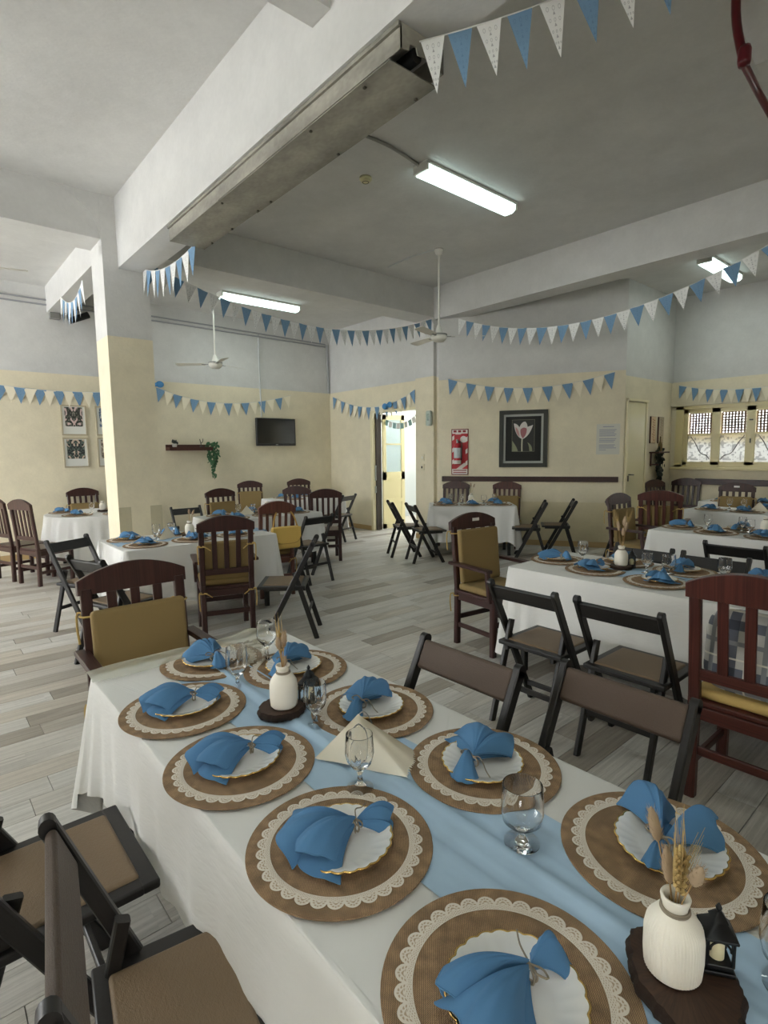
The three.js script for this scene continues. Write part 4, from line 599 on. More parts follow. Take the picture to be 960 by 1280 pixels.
function runner(label, T, x0, x1, hw, hangA, hangB, along = 'x') {
  const t = thing('table_runner', label, 'table runner', [T.cx, 0, T.cz], T.turn + (along === 'z' ? Math.PI / 2 : 0));
  const L = x1 - x0, nA = 120;
  const top = (u, v) => { const q = u * (L + hangA + hangB) - hangA, z = (v - 0.5) * 2, rip = Math.max(0, 1 - z * z * 1.6), y = TOP + 0.004 + rip * (0.004 + 0.004 * Math.sin(z * 11 + q * 1.3) + 0.003 * Math.sin(z * 23 - q * 2.1)); let x = x0 + q; if (q < 0) return [x0 - 0.045 - 0.02 * Math.sin(-q / Math.max(hangA, 0.01) * 1.6), y + q, z * hw * (1 - 0.1 * Math.sin(v * 9))]; if (q > L) return [x1 + 0.045, y - (q - L), z * hw]; return [x, y, z * (hw + 0.006 * Math.sin(q * 6))]; };
  part('linen', scaleUV(grid(nA, 26, (u, v) => top(u, 1 - v)), L, 0.4), M.runner, t); return t;
}
const A = tableSet('near', 'long wooden table under the near white cloth', 'white linen cloth on the long near table', -0.8, -0.835, 2.76, 0.785, 0, 0.46, 0.375, 1.3, { amp: 0.014, flare: 0.004, corner: 0.07 });
runner('pale blue runner along the middle of the near table', A, -1.22, 1.36, 0.165, 0, 0);
const B = tableSet('second', 'wooden table under the second white cloth', 'white linen cloth on the table in front of the mustard armchair with sticker', -0.95, -3.52, 2.7, 0.8, 0, 0.5, 0.52, 2.1, { amp: 0.014, flare: 0.02 });
runner('pale blue runner on the second table beside the pampas vase', B, -0.95, 1.3, 0.15, 0, 0);
const C = tableSet('third', 'wooden table under the third white cloth', 'white linen cloth on the third table by the folded-cushion armchair', -1.1, -5.93, 2.6, 0.72, 0, 0.45, 0.45, 3.7, { amp: 0.014, flare: 0.02 });
const D = tableSet('fourth', 'wooden table under the fourth white cloth', 'white linen cloth on the table in front of the far stickered chair', -1.7, -8.08, 2.4, 0.74, 0, 0.42, 0.42, 4.4, { amp: 0.014 });
const E = tableSet('window', 'wooden table under the window side white cloth', 'white linen cloth on the table under the lattice windows', -2.1, -9.45, 2.2, 0.6, 0, 0.42, 0.42, 5.2, { amp: 0.014 });
const TT = face(0.70, -0.71) - Math.PI / 2;
const F = tableSet('slant', 'wooden table under the white cloth by the slanting wall', 'white cloth on the table below the fire extinguisher and tulip picture', -5.45, -6.47, 1.26, 0.66, TT, 0.5, 0.52, 6.1, { amp: 0.018, flare: 0.03 });
const G = tableSet('left', 'wooden table under the left white cloth', 'white cloth with a hanging blue runner on the left table', -5.3, -2.04, 0.84, 1.46, 0, 0.5, 0.5, 7.7, { amp: 0.018 });
runner('pale blue runner hanging over the end of the left table', G, -0.73, 0.7, 0.13, 0.22, 0, 'z').rotation.y = -Math.PI / 2;
const Hh = tableSet('backleft', 'wooden table under the cloth behind the square column', 'white cloth on the back left table behind the yellow handbag', -6.62, -3.5, 0.8, 1.5, 0, 0.5, 0.5, 8.2, { amp: 0.02 });
const I = tableSet('tv', 'wooden table under the cloth below the television', 'white cloth on the table below the television', -8.5, -5.4, 0.8, 1.3, 0, 0.5, 0.5, 9.1, { amp: 0.018 });
const K = tableSet('farleft', 'round wooden table under the far left cloth', 'gathered white cloth on the round table below the framed prints', -8.62, -2.02, 1.36, 1.36, 0, 0.56, 0.56, 2.9, { round: true, amp: 0.045, flare: 0.05 });

// ------------------------------------------------------------------ place settings
const MATY = TOP + 0.006;
function discUV(g) { const p = g.attributes.position, uv = g.attributes.uv; for (let i = 0; i < uv.count; i++) uv.setXY(i, p.getX(i) + 0.5, p.getZ(i) + 0.5); return g; }
const SC = 32, laceR = (a) => 0.158 + 0.012 * Math.pow(Math.abs(Math.sin(a * SC / 2)), 0.6);
const matProto = (() => {
  const t = thing('burlap_placemat', 'round burlap placemat', 'placemat');
  const g = lathe([[0.0001, 0], [0.189, 0], [0.1905, 0.0015], [0.1905, 0.003], [0.189, 0.0045], [0.0001, 0.0045]], 72); part('burlap', discUV(clean(g)), M.burlap, t);
  const N = 384, lace = grid(N, 3, (u, v) => { const a = u * Math.PI * 2, r = v < 0.01 ? 0.146 - 0.004 : THREE.MathUtils.lerp(0.142, laceR(a), v); return [Math.sin(a) * r, 0.0052 + 0.0006 * Math.sin(v * 3), Math.cos(a) * r]; }, true);
  part('lace_trim', lace, M.lace, t).userData.label = 'white crochet lace ring with scalloped edge'; scene.remove(t); return t;
})();
const plateProto = (() => {
  const t = thing('scalloped_plate', 'plate', 'plate'), NS = 24, R = (a) => 0.1 * (1 + 0.035 * (Math.abs(Math.cos(a * NS / 2)) - 0.5)), prof = [[0, 0.006], [0.55, 0.006], [0.64, 0.008], [0.8, 0.014], [0.93, 0.019], [1, 0.02]];
  const at2 = (v) => { const x = v * 5, i = Math.min(4, Math.floor(x)), f = x - i; return [prof[i][0] + (prof[i + 1][0] - prof[i][0]) * f, prof[i][1] + (prof[i + 1][1] - prof[i][1]) * f]; };
  const f = (v, a, dy) => { const [r, y] = at2(v), rad = r * (0.1 + (R(a) - 0.1) * r * r); return [Math.sin(a) * rad, y - dy, Math.cos(a) * rad]; };
  part('dish', [grid(144, 10, (u, v) => f(v, u * Math.PI * 2, 0), true), grid(144, 10, (u, v) => f(1 - v, u * Math.PI * 2, 0.004), true)], M.plate, t);
  const rim = []; for (let i = 0; i < 144; i++) { const a = i / 144 * Math.PI * 2, r = R(a); rim.push(V(Math.sin(a) * r, 0.0185, Math.cos(a) * r)); } part('gold_rim', tube(rim, 0.0024, 288, 5, true), M.gold, t).userData.label = 'gold scalloped rim'; scene.remove(t); return t;
})();
function fanSheet(o) {   // a pleated sheet of cloth spreading from the knot; closed, two sided
  const nu = 40, nv = 18, th = 0.0022, pl = Array.from({ length: o.pleats ?? 4 }, (_, i) => ({ c: -0.8 + 1.6 * (i + rr(0.2, 0.8)) / (o.pleats ?? 4), w: rr(0.1, 0.2), a: rr(0.5, 1) }));
  const P = (u, v, d) => {
    const r = v, ph = (u - 0.5) * 2, spread = o.half * (0.55 + 0.45 * Math.pow(r, 0.7)), a = o.dir + ph * spread, lenK = o.shape === 'point' ? 1 - 0.3 * Math.abs(ph) : o.shape === 'edge' ? 0.92 + 0.1 * ph + 0.06 * Math.sin(ph * 5 + o.dir) : 1 - 0.16 * ph * ph;
    let y = o.y0 + (o.lift ?? 0) * Math.sin(Math.min(1, r) * Math.PI * (o.arc ?? 0.8)) * (1 - 0.8 * ph * ph) + 0.012 * (1 - r) * (1 - r);
    for (const q of pl) y += (o.ridge ?? 0.008) * q.a * Math.exp(-(((ph - q.c - 0.12 * r) / q.w) ** 2)) * Math.sqrt(r) * (1.15 - 0.6 * r);
    y -= 0.009 * Math.pow(r, 5) + 0.006 * Math.pow(Math.abs(ph), 6) * r;
    const len = o.L * lenK * r;
    return [Math.sin(a) * len, Math.max(-0.002, y) + d, Math.cos(a) * len];
  };
  return [grid(nu, nv, (u, v) => P(1 - u, v, th / 2)), grid(nu, nv, (u, v) => P(u, v, -th / 2)), tube(Array.from({ length: 21 }, (_, i) => P(i / 20, 1, 0)), 0.0017, 32, 4), tube(Array.from({ length: 9 }, (_, i) => P(0, 0.1 + i / 8 * 0.9, 0)), 0.0016, 14, 4), tube(Array.from({ length: 9 }, (_, i) => P(1, 0.1 + i / 8 * 0.9, 0)), 0.0016, 14, 4)];
}
function napkinThing(kind) {
  const t = thing('cloth_napkin', 'napkin', 'napkin'), pi = Math.PI; let S;
  if (kind === 0) S = [{ dir: 0.25, half: 0.75, L: 0.15, y0: 0.003, lift: 0.016, shape: 'edge' }, { dir: -0.3, half: 0.62, L: 0.165, y0: 0.01, lift: 0.036, ridge: 0.011, shape: 'edge' }, { dir: 0.32, half: 0.5, L: 0.15, y0: 0.018, lift: 0.036, ridge: 0.01, shape: 'point' }, { dir: pi + 0.1, half: 0.42, L: 0.092, y0: 0.012, lift: 0.03, pleats: 3, ridge: 0.008, shape: 'point' }, { dir: pi - 0.1, half: 0.5, L: 0.08, y0: 0.003, lift: 0.014, pleats: 2, shape: 'round' }];
  if (kind === 1) S = [{ dir: 0.1, half: 0.8, L: 0.155, y0: 0.003, lift: 0.016, shape: 'edge' }, { dir: 0.12, half: 0.55, L: 0.172, y0: 0.012, lift: 0.04, ridge: 0.011, shape: 'edge' }, { dir: -0.42, half: 0.42, L: 0.15, y0: 0.02, lift: 0.032, ridge: 0.009, shape: 'point' }, { dir: pi - 0.1, half: 0.62, L: 0.076, y0: 0.006, lift: 0.046, arc: 1, pleats: 3, ridge: 0.009, shape: 'round' }, { dir: pi + 0.2, half: 0.45, L: 0.07, y0: 0.003, lift: 0.016, pleats: 2, shape: 'round' }];
  if (kind === 2) S = [{ dir: 0.3, half: 0.7, L: 0.15, y0: 0.003, lift: 0.014, shape: 'point' }, { dir: 0, half: 0.72, L: 0.15, y0: 0.01, lift: 0.05, arc: 0.92, ridge: 0.011, shape: 'round' }, { dir: -0.35, half: 0.45, L: 0.14, y0: 0.024, lift: 0.032, ridge: 0.008, shape: 'point' }, { dir: pi - 0.2, half: 0.5, L: 0.086, y0: 0.006, lift: 0.036, arc: 1, pleats: 3, ridge: 0.009, shape: 'round' }];
  if (kind === 3) S = [{ dir: 0.5, half: 0.42, L: 0.16, y0: 0.004, lift: 0.055, arc: 0.7, ridge: 0.01, shape: 'edge' }, { dir: -0.62, half: 0.26, L: 0.135, y0: 0.004, lift: 0.06, arc: 0.75, pleats: 2, ridge: 0.016, shape: 'edge' }, { dir: 0.1, half: 0.6, L: 0.085, y0: 0.003, lift: 0.012, shape: 'round' }, { dir: pi, half: 0.46, L: 0.08, y0: 0.006, lift: 0.024, pleats: 3, ridge: 0.008, shape: 'point' }];
  part('folded_cloth', S.flatMap(fanSheet), M.napkin, t);
  const tw = [new THREE.TorusGeometry(0.013, 0.002, 5, 18).rotateY(0.1).scale(1, 0.95, 1).translate(0, 0.012, 0), new THREE.TorusGeometry(0.0135, 0.002, 5, 18).rotateY(-0.25).translate(0, 0.0125, 0.003), tube([[0, 0.026, 0], [0.02, 0.034, 0.012], [0.034, 0.03, 0.002], [0.02, 0.028, -0.006], [0, 0.026, 0]], 0.0017, 18, 5), tube([[0, 0.026, 0], [-0.02, 0.032, -0.006], [-0.045, 0.016, -0.03], [-0.06, 0.012, -0.045]], 0.0015, 14, 5)];
  part('twine_tie', tw, M.twine, t).userData.label = 'grey twine tie'; scene.remove(t); return t;
}
const napProto = [0, 1, 2, 3].map(napkinThing);
names.clear(); for (const o of scene.children) { const b = o.name.replace(/_\d{3}$/, ''); names.set(b, (names.get(b) ?? 0) + 1); } for (const n of ['burlap_placemat', 'scalloped_plate', 'cloth_napkin']) names.delete(n);
function setting(x, z, turn, where, kind, o = {}) {
  const g = o.single ? undefined : 'place settings on the ' + o.table, jx = o.jx ?? rr(-0.012, 0.012), jz = o.jz ?? rr(-0.012, 0.012), c = Math.cos(turn), s = Math.sin(turn), w = (a, b) => [x + a * c + b * s, z - a * s + b * c];
  copyOf(matProto, [x, MATY, z], turn, 'burlap placemat with lace ring ' + where, g ? 'placemats: ' + o.table : undefined);
  const p = w(jx, jz); copyOf(plateProto, [p[0], MATY + 0.006, p[1]], turn + rr(-0.3, 0.3), 'plate with gold scalloped rim ' + where, g ? 'plates: ' + o.table : undefined);
  const q = w(jx + (o.nx ?? 0), jz - 0.035 + (o.nz ?? 0)), n = copyOf(napProto[kind], [q[0], MATY + 0.0185, q[1]], turn + (o.spin ?? rr(-0.35, 0.35)), 'blue napkin tied with twine ' + (o.look ?? '') + where, g ? 'napkins: ' + o.table : undefined); const k = o.size ?? 0.98; n.scale.set(k, o.high ?? 1, k);
}
// near table: tails point to the middle of the table
const one = (x, z, t, where, k, o = {}) => setting(x, z, t, where, k, { single: true, ...o });
one(-2.0, -0.832, -Math.PI / 2, 'at the head of the near table by the mustard armchair', 2, { spin: 0.1, jx: 0.01 });
one(-1.678, -0.6, 0, 'beside the thin goblet, across from the plain white vase', 0, { spin: -0.45, jz: 0 });
one(-1.268, -0.592, 0, 'across the near table from the folded paper napkins', 0, { spin: -0.35 });
one(-0.858, -0.61, 0, 'beside the goblet that stands before the folded paper napkins', 0, { spin: -0.3 });
one(-0.44, -0.612, 0, 'next to the ribbed vase', 1, { look: 'in a bow loop ', spin: -0.05, jx: 0.02, jz: 0.01 });
one(-1.713, -1.033, Math.PI, 'behind the plain white vase and its lantern', 2, { spin: 0.75 });
one(-1.27, -1.037, Math.PI, 'behind the folded paper napkins', 2, { spin: 0.65 });
one(-0.84, -1.05, Math.PI, 'in front of the two padded folding chairs', 1, { spin: 0.35, jz: -0.01 });
one(-0.412, -1.075, Math.PI, 'behind the ribbed vase and dried grass', 3, { look: 'with upright wings ', spin: 0.1, high: 1.25 });
const ORD = ['first', 'second', 'third', 'fourth', 'fifth', 'sixth'];
const many = (T, list, wheres, table, base = 0) => list.forEach(([x, z, t], i) => setting(x, z, t, wheres[i], (i + base) % 3, { table }));
const row = (n, ref, side) => Array.from({ length: n }, (_, i) => ORD[i] + ' from ' + ref + ', ' + side);
const pi = Math.PI;
many(B, [[-1.81, -3.42, 0], [-1.385, -3.37, 0], [-0.966, -3.4, 0], [-0.54, -3.4, 0], [-1.79, -3.8, pi], [-1.38, -3.78, pi], [-0.95, -3.8, pi], [-0.5, -3.8, pi]], [...row(4, 'the stickered armchair', 'red chair side of its table'), ...row(4, 'the stickered armchair', 'far side of its table')], 'second table');
setting(-2.17, -3.55, -pi / 2, 'in front of the stickered mustard armchair', 1, { table: 'second table, head' });
many(C, [[-2.22, -5.95, -pi / 2], [-1.85, -5.78, 0], [-1.42, -5.76, 0], [-1.0, -5.76, 0], [-1.75, -6.12, pi], [-1.3, -6.12, pi]], ['before the folded-cushion armchair at the third table', ...row(3, 'the folded-cushion armchair', 'near side of third table'), ...row(2, 'the folded-cushion armchair', 'far side of third table')], 'third table', 1);
many(D, [[-2.62, -7.95, 0], [-2.2, -7.93, 0], [-2.1, -8.3, pi], [-1.7, -8.3, pi]], [...row(2, 'the white door', 'near side of fourth table'), ...row(2, 'the white door', 'far side of fourth table')], 'fourth table');
many(E, [[-2.9, -9.35, 0], [-2.4, -9.35, 0], [-2.0, -9.35, 0]], row(3, 'the bracket shelf', 'table under the lattice windows'), 'window table');
{ const c = Math.cos(TT), s = Math.sin(TT), w = (a, b, t) => [F.cx + a * c + b * s, F.cz - a * s + b * c, TT + t]; many(F, [w(-0.4, 0.16, 0), w(0.0, 0.17, 0), w(0.4, 0.16, 0), w(-0.38, -0.17, pi), w(0.38, -0.17, pi)], [...row(3, 'the open door', 'room side of slanting wall table'), ...row(2, 'the open door', 'wall side of slanting wall table')], 'slanting wall table'); }
many(G, [[-5.08, -1.55, pi / 2], [-5.08, -1.98, pi / 2], [-5.08, -2.41, pi / 2], [-5.52, -1.53, -pi / 2], [-5.52, -1.96, -pi / 2], [-5.5, -2.42, -pi / 2]], [...row(3, 'the hanging runner', 'armchair side of left table'), ...row(3, 'the hanging runner', 'column side of left table')], 'left table');
many(Hh, [[-6.82, -3.05, -pi / 2], [-6.82, -3.5, -pi / 2], [-6.82, -3.95, -pi / 2], [-6.42, -3.05, pi / 2], [-6.42, -3.5, pi / 2], [-6.42, -3.95, pi / 2]], [...row(3, 'the column', 'wall side of back left table'), ...row(3, 'the column', 'handbag side of back left table')], 'back left table', 1);
many(I, [[-8.7, -5.1, -pi / 2], [-8.7, -5.65, -pi / 2], [-8.3, -5.1, pi / 2], [-8.3, -5.65, pi / 2]], [...row(2, 'the floating shelf', 'wall side of television table'), ...row(2, 'the floating shelf', 'room side of television table')], 'television table');
many(K, [[-8.35, -1.68, pi / 2 - 0.6], [-8.9, -1.62, -pi / 2 + 0.5], [-8.18, -2.15, pi / 2], [-8.95, -2.3, -pi / 2]], ['before the reddish chair at the round table', 'before the half hidden chair at the round table', 'before the square column at the round table', 'below the framed prints at the round table'], 'far left table', 2);

// ------------------------------------------------------------------ glasses, vases, lanterns
function goblet(o) {   // foot, stem and thick walled bowl in one profile
  const t = thing('glass_goblet', o.label, 'glass'), H = o.h, r = o.r, st = o.stem, w = 0.0016;
  const outer = [[0.0001, 0], [o.foot, 0], [o.foot, 0.002], [o.foot * 0.55, 0.006], [0.008, 0.012], [0.0055, 0.018 + st * 0.3], [0.0065, 0.016 + st * 0.7], [0.012, 0.016 + st]], b0 = 0.016 + st, prof = o.prof ?? [[0.55, 0.06], [0.86, 0.22], [1, 0.45], [0.98, 0.75], [0.94, 1]];
  for (const [a, b] of prof) outer.push([r * a, b0 + (H - b0) * b]); const inner = prof.slice().reverse().map(([a, b]) => [r * a - w, b0 + (H - b0) * b - (b < 1 ? 0 : -0.0004) + (b < 0.1 ? 0.003 : 0)]); inner.push([0.0001, b0 + 0.005]);
  let g = lathe([...outer, ...inner], 40); if (o.flute) { const p = g.attributes.position; for (let i = 0; i < p.count; i++) { const y = p.getY(i); if (y > b0 && y < b0 + (H - b0) * 0.55) { const a = Math.atan2(p.getZ(i), p.getX(i)), k = 1 + 0.03 * Math.cos(a * 10); p.setX(i, p.getX(i) * k); p.setZ(i, p.getZ(i) * k); } } g.computeVertexNormals(); }
  part('bowl_and_foot', g, M.glass, t); return t;
}
const gob = goblet({ label: 'heavy glass goblet at the head of the near table', h: 0.145, r: 0.037, stem: 0.03, foot: 0.034, flute: true }); gob.position.set(-1.715, TOP + 0.002, -0.8);
const tall = goblet({ label: 'thin stemmed wine glass behind the heavy goblet', h: 0.165, r: 0.04, stem: 0.055, foot: 0.036, prof: [[0.5, 0.06], [0.9, 0.3], [1, 0.5], [0.96, 0.8], [0.9, 1]] }); tall.position.set(-1.83, TOP + 0.008, -0.98);
const stem = goblet({ label: 'small stemmed glass beside the plain white vase', h: 0.135, r: 0.034, stem: 0.032, foot: 0.032, flute: true }); stem.position.set(-1.3, TOP + 0.006, -0.845);
copyOf(stem, [-0.975, TOP + 0.01, -0.755], 1, 'small fluted glass before the folded paper napkins');
const wide = goblet({ label: 'clear stemless-looking glass standing on the blue runner', h: 0.125, r: 0.043, stem: 0.014, foot: 0.036, prof: [[0.5, 0.04], [0.9, 0.2], [1, 0.42], [0.97, 0.75], [0.93, 1]] }); wide.position.set(-0.608, TOP + 0.012, -0.885);
copyOf(wide, [-0.165, TOP + 0.006, -0.93], 0.5, 'clear glass beside the ribbed vase and its log slice');
const gGroup = 'drinking glasses', glasses = (list, table, ref) => list.forEach(([x, z], i) => copyOf([gob, stem, wide][i % 3], [x, TOP + 0.012, z], i, 'clear drinking glass, ' + ORD[i] + ' from ' + ref + ' on ' + table, gGroup + ' on ' + table));
glasses([[-2.0, -3.6], [-1.52, -3.54], [-1.42, -3.62], [-1.1, -3.62], [-0.7, -3.6]], 'the second table', 'the stickered armchair');
glasses([[-1.98, -5.95], [-1.7, -6.02], [-1.62, -5.95], [-1.2, -5.95]], 'the third table', 'the folded-cushion armchair');
glasses([[-2.45, -8.1], [-2.3, -8.15], [-1.95, -8.12], [-1.85, -8.08]], 'the fourth table', 'the white door');
glasses([[-5.72, -6.3], [-5.6, -6.42], [-5.33, -6.62], [-5.2, -6.72]], 'the slanting wall table', 'the open door');
glasses([[-5.3, -1.72], [-5.35, -1.88], [-5.2, -2.14], [-5.3, -2.24], [-5.32, -2.5]], 'the left table', 'the hanging runner');
glasses([[-6.62, -3.2], [-6.6, -3.4], [-6.65, -3.75]], 'the back left table', 'the column');
glasses([[-8.5, -1.9], [-8.35, -2.1], [-8.6, -2.2], [-8.5, -2.4], [-8.3, -2.35]], 'the round table', 'the far left chairs');
function vase(label, ribbed) {
  const t = thing('ceramic_vase', label, 'vase'), pr = [[0.0001, 0], [0.036, 0], [0.041, 0.006], [0.043, 0.03], [0.043, 0.065], [0.04, 0.082], [0.03, 0.098], [0.02, 0.105], [0.0185, 0.112], [0.021, 0.12], [0.0225, 0.128], [0.021, 0.131], [0.0165, 0.129], [0.0155, 0.11], [0.02, 0.1], [0.036, 0.08], [0.038, 0.02], [0.0001, 0.012]];
  const g = lathe(pr, ribbed ? 200 : 40); if (ribbed) { const p = g.attributes.position; for (let i = 0; i < p.count; i++) { const y = p.getY(i), a = Math.atan2(p.getZ(i), p.getX(i)), r = Math.hypot(p.getX(i), p.getZ(i)); if (r > 0.0395 && y < 0.085) { const k = 1 + 0.035 * Math.abs(Math.sin(a * 28)); p.setX(i, p.getX(i) * k); p.setZ(i, p.getZ(i) * k); } } g.computeVertexNormals(); }
  part('body', g, M.ceramic, t); part('twine_collar', [new THREE.TorusGeometry(0.0205, 0.002, 6, 28).rotateX(pi / 2).translate(0, 0.11, 0), new THREE.TorusGeometry(0.021, 0.002, 6, 28).rotateX(pi / 2).translate(0, 0.1065, 0)], M.twine, t); return t;
}
function bunnyTail(L, m, len, r, bend) {   // one dried stem with a furry head
  const c = Math.cos(bend), s = Math.sin(bend), top = V(L * s, L * c, 0); return { stem: tube([[0, 0, 0], [L * s * 0.35, L * c * 0.5, 0], top], 0.0012, 10, 4), head: merge([lathe([[0.0001, 0], [r * 0.62, len * 0.12], [r * 0.9, len * 0.35], [r * 0.76, len * 0.7], [r * 0.36, len * 0.93], [0.0001, len]], 12), ...Array.from({ length: 110 }, () => { const h = rr(0.05, 0.98), a = rr(0, 6.283), q = r * (h < 0.35 ? 0.6 + 0.9 * h : 0.95 - 0.75 * (h - 0.35)), g = new THREE.ConeGeometry(r * 0.05, r * 0.9, 3); g.translate(0, r * 0.4, 0); g.rotateZ(-0.75 + 0.45 * h); g.translate(q, h * len, 0); g.rotateY(a); return g; })]).rotateZ(-bend * 1.25).translate(top.x, top.y - 0.003, 0) };
}
function wheat(L, bend, k) { const c = Math.cos(bend), s = Math.sin(bend), g = [], aw = []; for (let i = 0; i < 11; i++) for (const q of [-1, 1]) { const y = L + i * 0.006, e = new THREE.SphereGeometry(0.0045, 6, 4); e.scale(0.7, 1.6, 0.7); e.rotateZ(-q * 0.5); e.translate(q * 0.0045, y, (i % 2 - 0.5) * 0.004); g.push(e); const b = new THREE.CylinderGeometry(0.0003, 0.0006, 0.06, 3); b.rotateZ(-q * 0.25); b.translate(q * 0.013, y + 0.035, (i % 2 - 0.5) * 0.01); aw.push(b); } const st = new THREE.CylinderGeometry(0.0012, 0.0014, L, 4); st.translate(0, L / 2, 0); const f = (x) => x.rotateZ(-bend).rotateY(k); return { stem: f(st), head: merge(g.map(f)), awns: merge(aw.map(f)) }; }
function bouquet(label, pos, list) {
  const t = thing('dried_grass', label, 'dried flowers', pos);
  for (const [type, L, bend, ang, len, r] of list) if (type === 'w') { const w = wheat(L, bend, ang), h = part('wheat_ear', w.head, M.grass, t); part('stem', w.stem, M.straw, h); part('awns', w.awns, M.grass, h); } else { const b = bunnyTail(L, null, len, r, bend), h = part('bunny_tail', b.head.rotateY(ang), M.bunny, t); part('stem', b.stem.rotateY(ang), M.straw, h); }
  return t;
}
function logSlice(label, rx, rz, h, sd) {
  const t = thing('log_slice', label, 'log slice'), N = 96, f = (a) => 1 + 0.035 * Math.sin(a * 3 + sd) + 0.025 * Math.sin(a * 7 + sd * 2) + 0.018 * Math.sin(a * 17 + sd) + 0.012 * Math.sin(a * 31);
  const P = (a, k, y) => [Math.sin(a) * rx * f(a) * k, y, Math.cos(a) * rz * f(a) * k];
  part('bark', grid(N, 4, (u, v) => { const a = u * 2 * pi, b = 1 + 0.03 * Math.sin(v * pi) * Math.abs(Math.sin(a * 22)); return P(a, [0.98, 1.03, 1.04, 1.03, 0.97][Math.round(v * 4)] * b, v * h); }, true), M.bark, t);
  part('cut_face', [grid(N, 3, (u, v) => P(u * 2 * pi, 0.97 * v, h), true), grid(N, 1, (u, v) => P(u * 2 * pi, 0.98 * (1 - v), 0.0005), true)], M.logTop, t); return t;
}
function lantern(label, detail) {
  const t = thing('candle_lantern', label, 'lantern'), w = 0.022;
  part('base', [rbox(0.054, 0.008, 0.054, 0.002, 0, 0.004, 0), rbox(0.048, 0.012, 0.048, 0.003, 0, 0.014, 0)], M.blackMetal, t);
  for (const a of [-1, 1]) for (const b of [-1, 1]) part('post', box(0.005, 0.052, 0.005, a * w, 0.045, b * w), M.blackMetal, t);
  part('arch_frame', [0, 1, 2, 3].map((k) => { const g = new THREE.TorusGeometry(0.018, 0.0025, 4, 12, pi); g.translate(0, 0.048, 0.022); g.rotateY(k * pi / 2); return g; }), M.blackMetal, t);
  const roof = new THREE.CylinderGeometry(0.012, 0.041, 0.026, 4, 1); roof.rotateY(pi / 4); roof.translate(0, 0.086, 0); const roof2 = new THREE.CylinderGeometry(0.006, 0.02, 0.016, 4, 1); roof2.rotateY(pi / 4); roof2.translate(0, 0.105, 0); const rf = part('roof', [rbox(0.058, 0.006, 0.058, 0.002, 0, 0.072, 0), roof, roof2], M.blackMetal, t); part('finial', lathe([[0.0001, 0.112], [0.004, 0.113], [0.006, 0.12], [0.003, 0.126], [0.0001, 0.13]], 10), M.blackMetal, rf);
  part('candle', lathe([[0.0001, 0.02], [0.0135, 0.02], [0.0135, 0.058], [0.0001, 0.056]], 18), M.candle, t); return t;
}
// centre pieces of the near table
const L1 = logSlice('round dark log slice under the plain white vase', 0.068, 0.068, 0.022, 1.2); L1.position.set(-1.44, TOP + 0.01, -0.812);
const V1 = vase('plain white bottle vase on the round log slice', false); V1.position.set(-1.432, TOP + 0.033, -0.818);
bouquet('five dried bunny tails in the plain white vase', [-1.432, TOP + 0.1, -0.818], [['b', 0.115, 0.12, 2.4, 0.042, 0.0095], ['b', 0.13, 0.05, 0.3, 0.045, 0.0095], ['b', 0.125, 0.2, -0.9, 0.045, 0.009], ['b', 0.1, 0.26, 2.7, 0.04, 0.009], ['b', 0.06, 0.1, 1.8, 0.032, 0.0075], ['w', 0.1, 0.18, 2.9]]);
const N1 = lantern('black candle lantern behind the plain white vase'); N1.position.set(-1.425, TOP + 0.012, -0.905); N1.rotation.y = 0.5;
const L2 = logSlice('oval dark log slice under the ribbed vase', 0.094, 0.072, 0.026, 3.1); L2.position.set(-0.268, TOP + 0.01, -0.808); L2.rotation.y = -0.9;
const V2 = vase('ribbed white vase on the oval log slice', true); V2.scale.setScalar(0.92); V2.position.set(-0.283, TOP + 0.037, -0.8);
bouquet('dried bunny tails and a wheat ear in the ribbed vase', [-0.283, TOP + 0.09, -0.8], [['b', 0.075, 0.2, 2.5, 0.055, 0.0098], ['w', 0.08, 0.1, -0.5], ['b', 0.125, 0.4, 2.5, 0.05, 0.0098], ['b', 0.13, 0.34, -0.75, 0.045, 0.0098], ['w', 0.09, 0.13, -1.2]]);
const N2 = lantern('black candle lantern on the oval log slice'); N2.scale.setScalar(0.78); N2.position.set(-0.243, TOP + 0.037, -0.856); N2.rotation.y = 0.6;
{ // folded paper napkins in a wire holder
  const t = thing('paper_napkins', 'fan of folded cream paper napkins in a wire holder', 'paper napkins', [-1.055, TOP + 0.012, -0.83], 0.72);
  for (let i = 0; i < 16; i++) { const z = -0.028 + i * 0.0037, sp = (i - 8) * 0.0042, b = V(0.135 - Math.abs(i - 6) * 0.0016, 0, z * 0.6 + sp * 1.5), a = V(-0.13 + Math.abs(i - 9) * 0.0012, 0, z * 0.6 - sp * 0.4), c = V(-0.012, 0.128 - Math.abs(i - 8) * 0.0012, z * 0.35);
    const g = grid(8, 8, (u, v) => { const p = a.clone().lerp(b, u).lerp(c, v); p.z += 0.0025 * Math.sin(u * 8 + i) * (1 - v); return [p.x, Math.max(0.0005, p.y), p.z]; }); part('paper_napkin', g, M.paper, t); }
  const h = part('wire_holder', [-1, 1].map((k) => { const pts = []; for (let i = 0; i <= 24; i++) { const a = i / 24 * 2 * pi, q = Math.sin(a); pts.push([Math.sign(q) * Math.pow(Math.abs(q), 1.35) * 0.026 - 0.005, 0.06 - Math.cos(a) * 0.058, k * (0.034 - 0.0002 * Math.cos(a))]); } return tube(pts, 0.0018, 48, 5); }).concat([tube([[-0.005, 0.002, -0.034], [-0.005, 0.0018, 0], [-0.005, 0.002, 0.034]], 0.0018, 6, 5)]), M.wire, t); h.userData.label = 'grey wire holder shaped like a leaf';
}
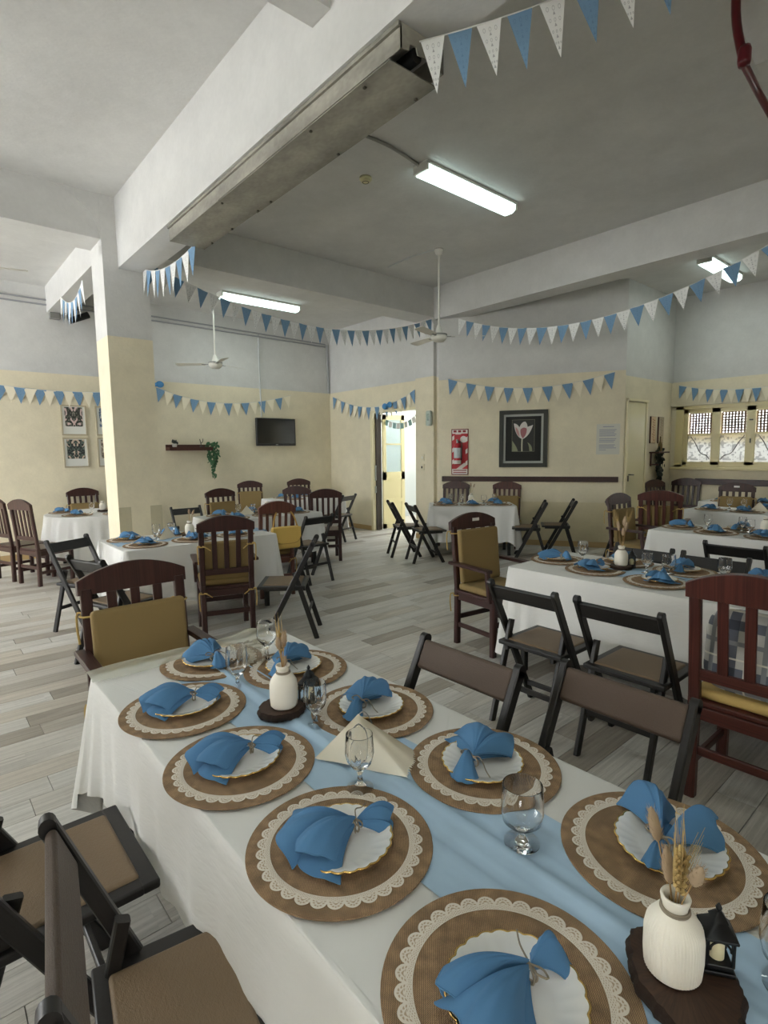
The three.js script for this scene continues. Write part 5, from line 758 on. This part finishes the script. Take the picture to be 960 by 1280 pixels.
{ // sheer cloth bunched at the head of the table
  const t = thing('sheer_cloth', 'sheer pale cloth bunched over the head of the near table', 'sheer cloth', [-2.13, TOP + 0.006, -0.79]);
  part('sheer_fabric', grid(40, 14, (u, v) => { const z = 0.36 - u * 0.72, x = (v - 0.5) * (0.12 + 0.04 * Math.sin(u * 8)); return [x - 0.02, 0.003 + 0.035 * Math.sin(v * pi) * (0.35 + 0.65 * vnoise(u * 9, v * 3)) * (0.4 + 0.9 * u), z]; }), M.tulle, t);
  const c = thing('cellophane_bundle', 'crumpled clear wrap beside the thin wine glass', 'wrap', [-1.92, TOP + 0.01, -0.95]);
  const g = new THREE.SphereGeometry(0.06, 26, 16), p = g.attributes.position; for (let i = 0; i < p.count; i++) { const k = 0.75 + 0.5 * vnoise(p.getX(i) * 70 + 9, p.getY(i) * 70 + p.getZ(i) * 60 + 9); p.setXYZ(i, p.getX(i) * k * 1.1, Math.max(0, (p.getY(i) + 0.03) * k * 0.7), p.getZ(i) * k * 1.2); } g.computeVertexNormals(); part('film', g, phys('#f3f1ea', 0.12, { transmission: 0.85, thickness: 0 }), c);
}
// centre pieces of the other tables
const LG = 'log slices on the far tables';
function centre(x, z, where, full = true) { copyOf(L1, [x, TOP + 0.012, z], x, 'round dark log slice on the ' + where); copyOf(V1, [x, TOP + 0.035, z], 0, 'small white vase on the ' + where); if (full) { const n = copyOf(N1, [x + 0.03, TOP + 0.012, z - 0.09], 0.4, 'black candle lantern on the ' + where); } }
centre(-1.7, -3.56, 'second table'); bouquet('tall dry pampas stems in the vase on the second table', [-1.7, TOP + 0.1, -3.56], [['b', 0.2, 0.06, 0.4, 0.07, 0.014], ['b', 0.17, 0.2, 2.6, 0.065, 0.012], ['b', 0.18, 0.22, -0.6, 0.065, 0.012], ['w', 0.2, 0.15, 0.9], ['w', 0.2, 0.5, 2.3], ['b', 0.15, 0.3, -1, 0.06, 0.012]]);
centre(-1.5, -5.98, 'third table', false);
centre(-5.25, -2.02, 'left table with the hanging runner'); bouquet('dried bunny tails in the vase on the left table', [-5.25, TOP + 0.1, -2.02], [['b', 0.13, 0.1, 2.4, 0.05, 0.011], ['b', 0.14, 0.2, -0.3, 0.05, 0.011], ['b', 0.13, 0.25, 1.2, 0.05, 0.011]]);
centre(-6.6, -3.6, 'back left table'); centre(-8.55, -2.05, 'round far left table'); centre(-5.5, -6.52, 'table by the slanting wall', false); bouquet('dried stems in the vase by the slanting wall', [-5.5, TOP + 0.1, -6.52], [['b', 0.16, 0.1, 2.4, 0.06, 0.013], ['b', 0.16, 0.25, 0.3, 0.06, 0.012]]);
function paperFan(x, z, turn, label) { const t = thing('paper_napkins', label, 'paper napkins', [x, TOP + 0.012, z], turn); for (let i = 0; i < 5; i++) { const s = (i - 2) * 0.012; part('paper_napkin', grid(2, 3, (u, v) => [(u - 0.5) * 0.2 * (1 - v), 0.12 * v, s * (1 - v)]), M.paper, t); } }
paperFan(-5.3, -1.82, pi / 2 + 0.6, 'fan of folded paper napkins on the left table'); paperFan(-5.4, -6.42, TT, 'fan of folded paper napkins by the slanting wall'); paperFan(-2.1, -8.05, 0.4, 'fan of folded paper napkins on the fourth table'); paperFan(-6.62, -3.32, pi / 2, 'fan of folded paper napkins on the back left table');

renderer.render(scene, camera);
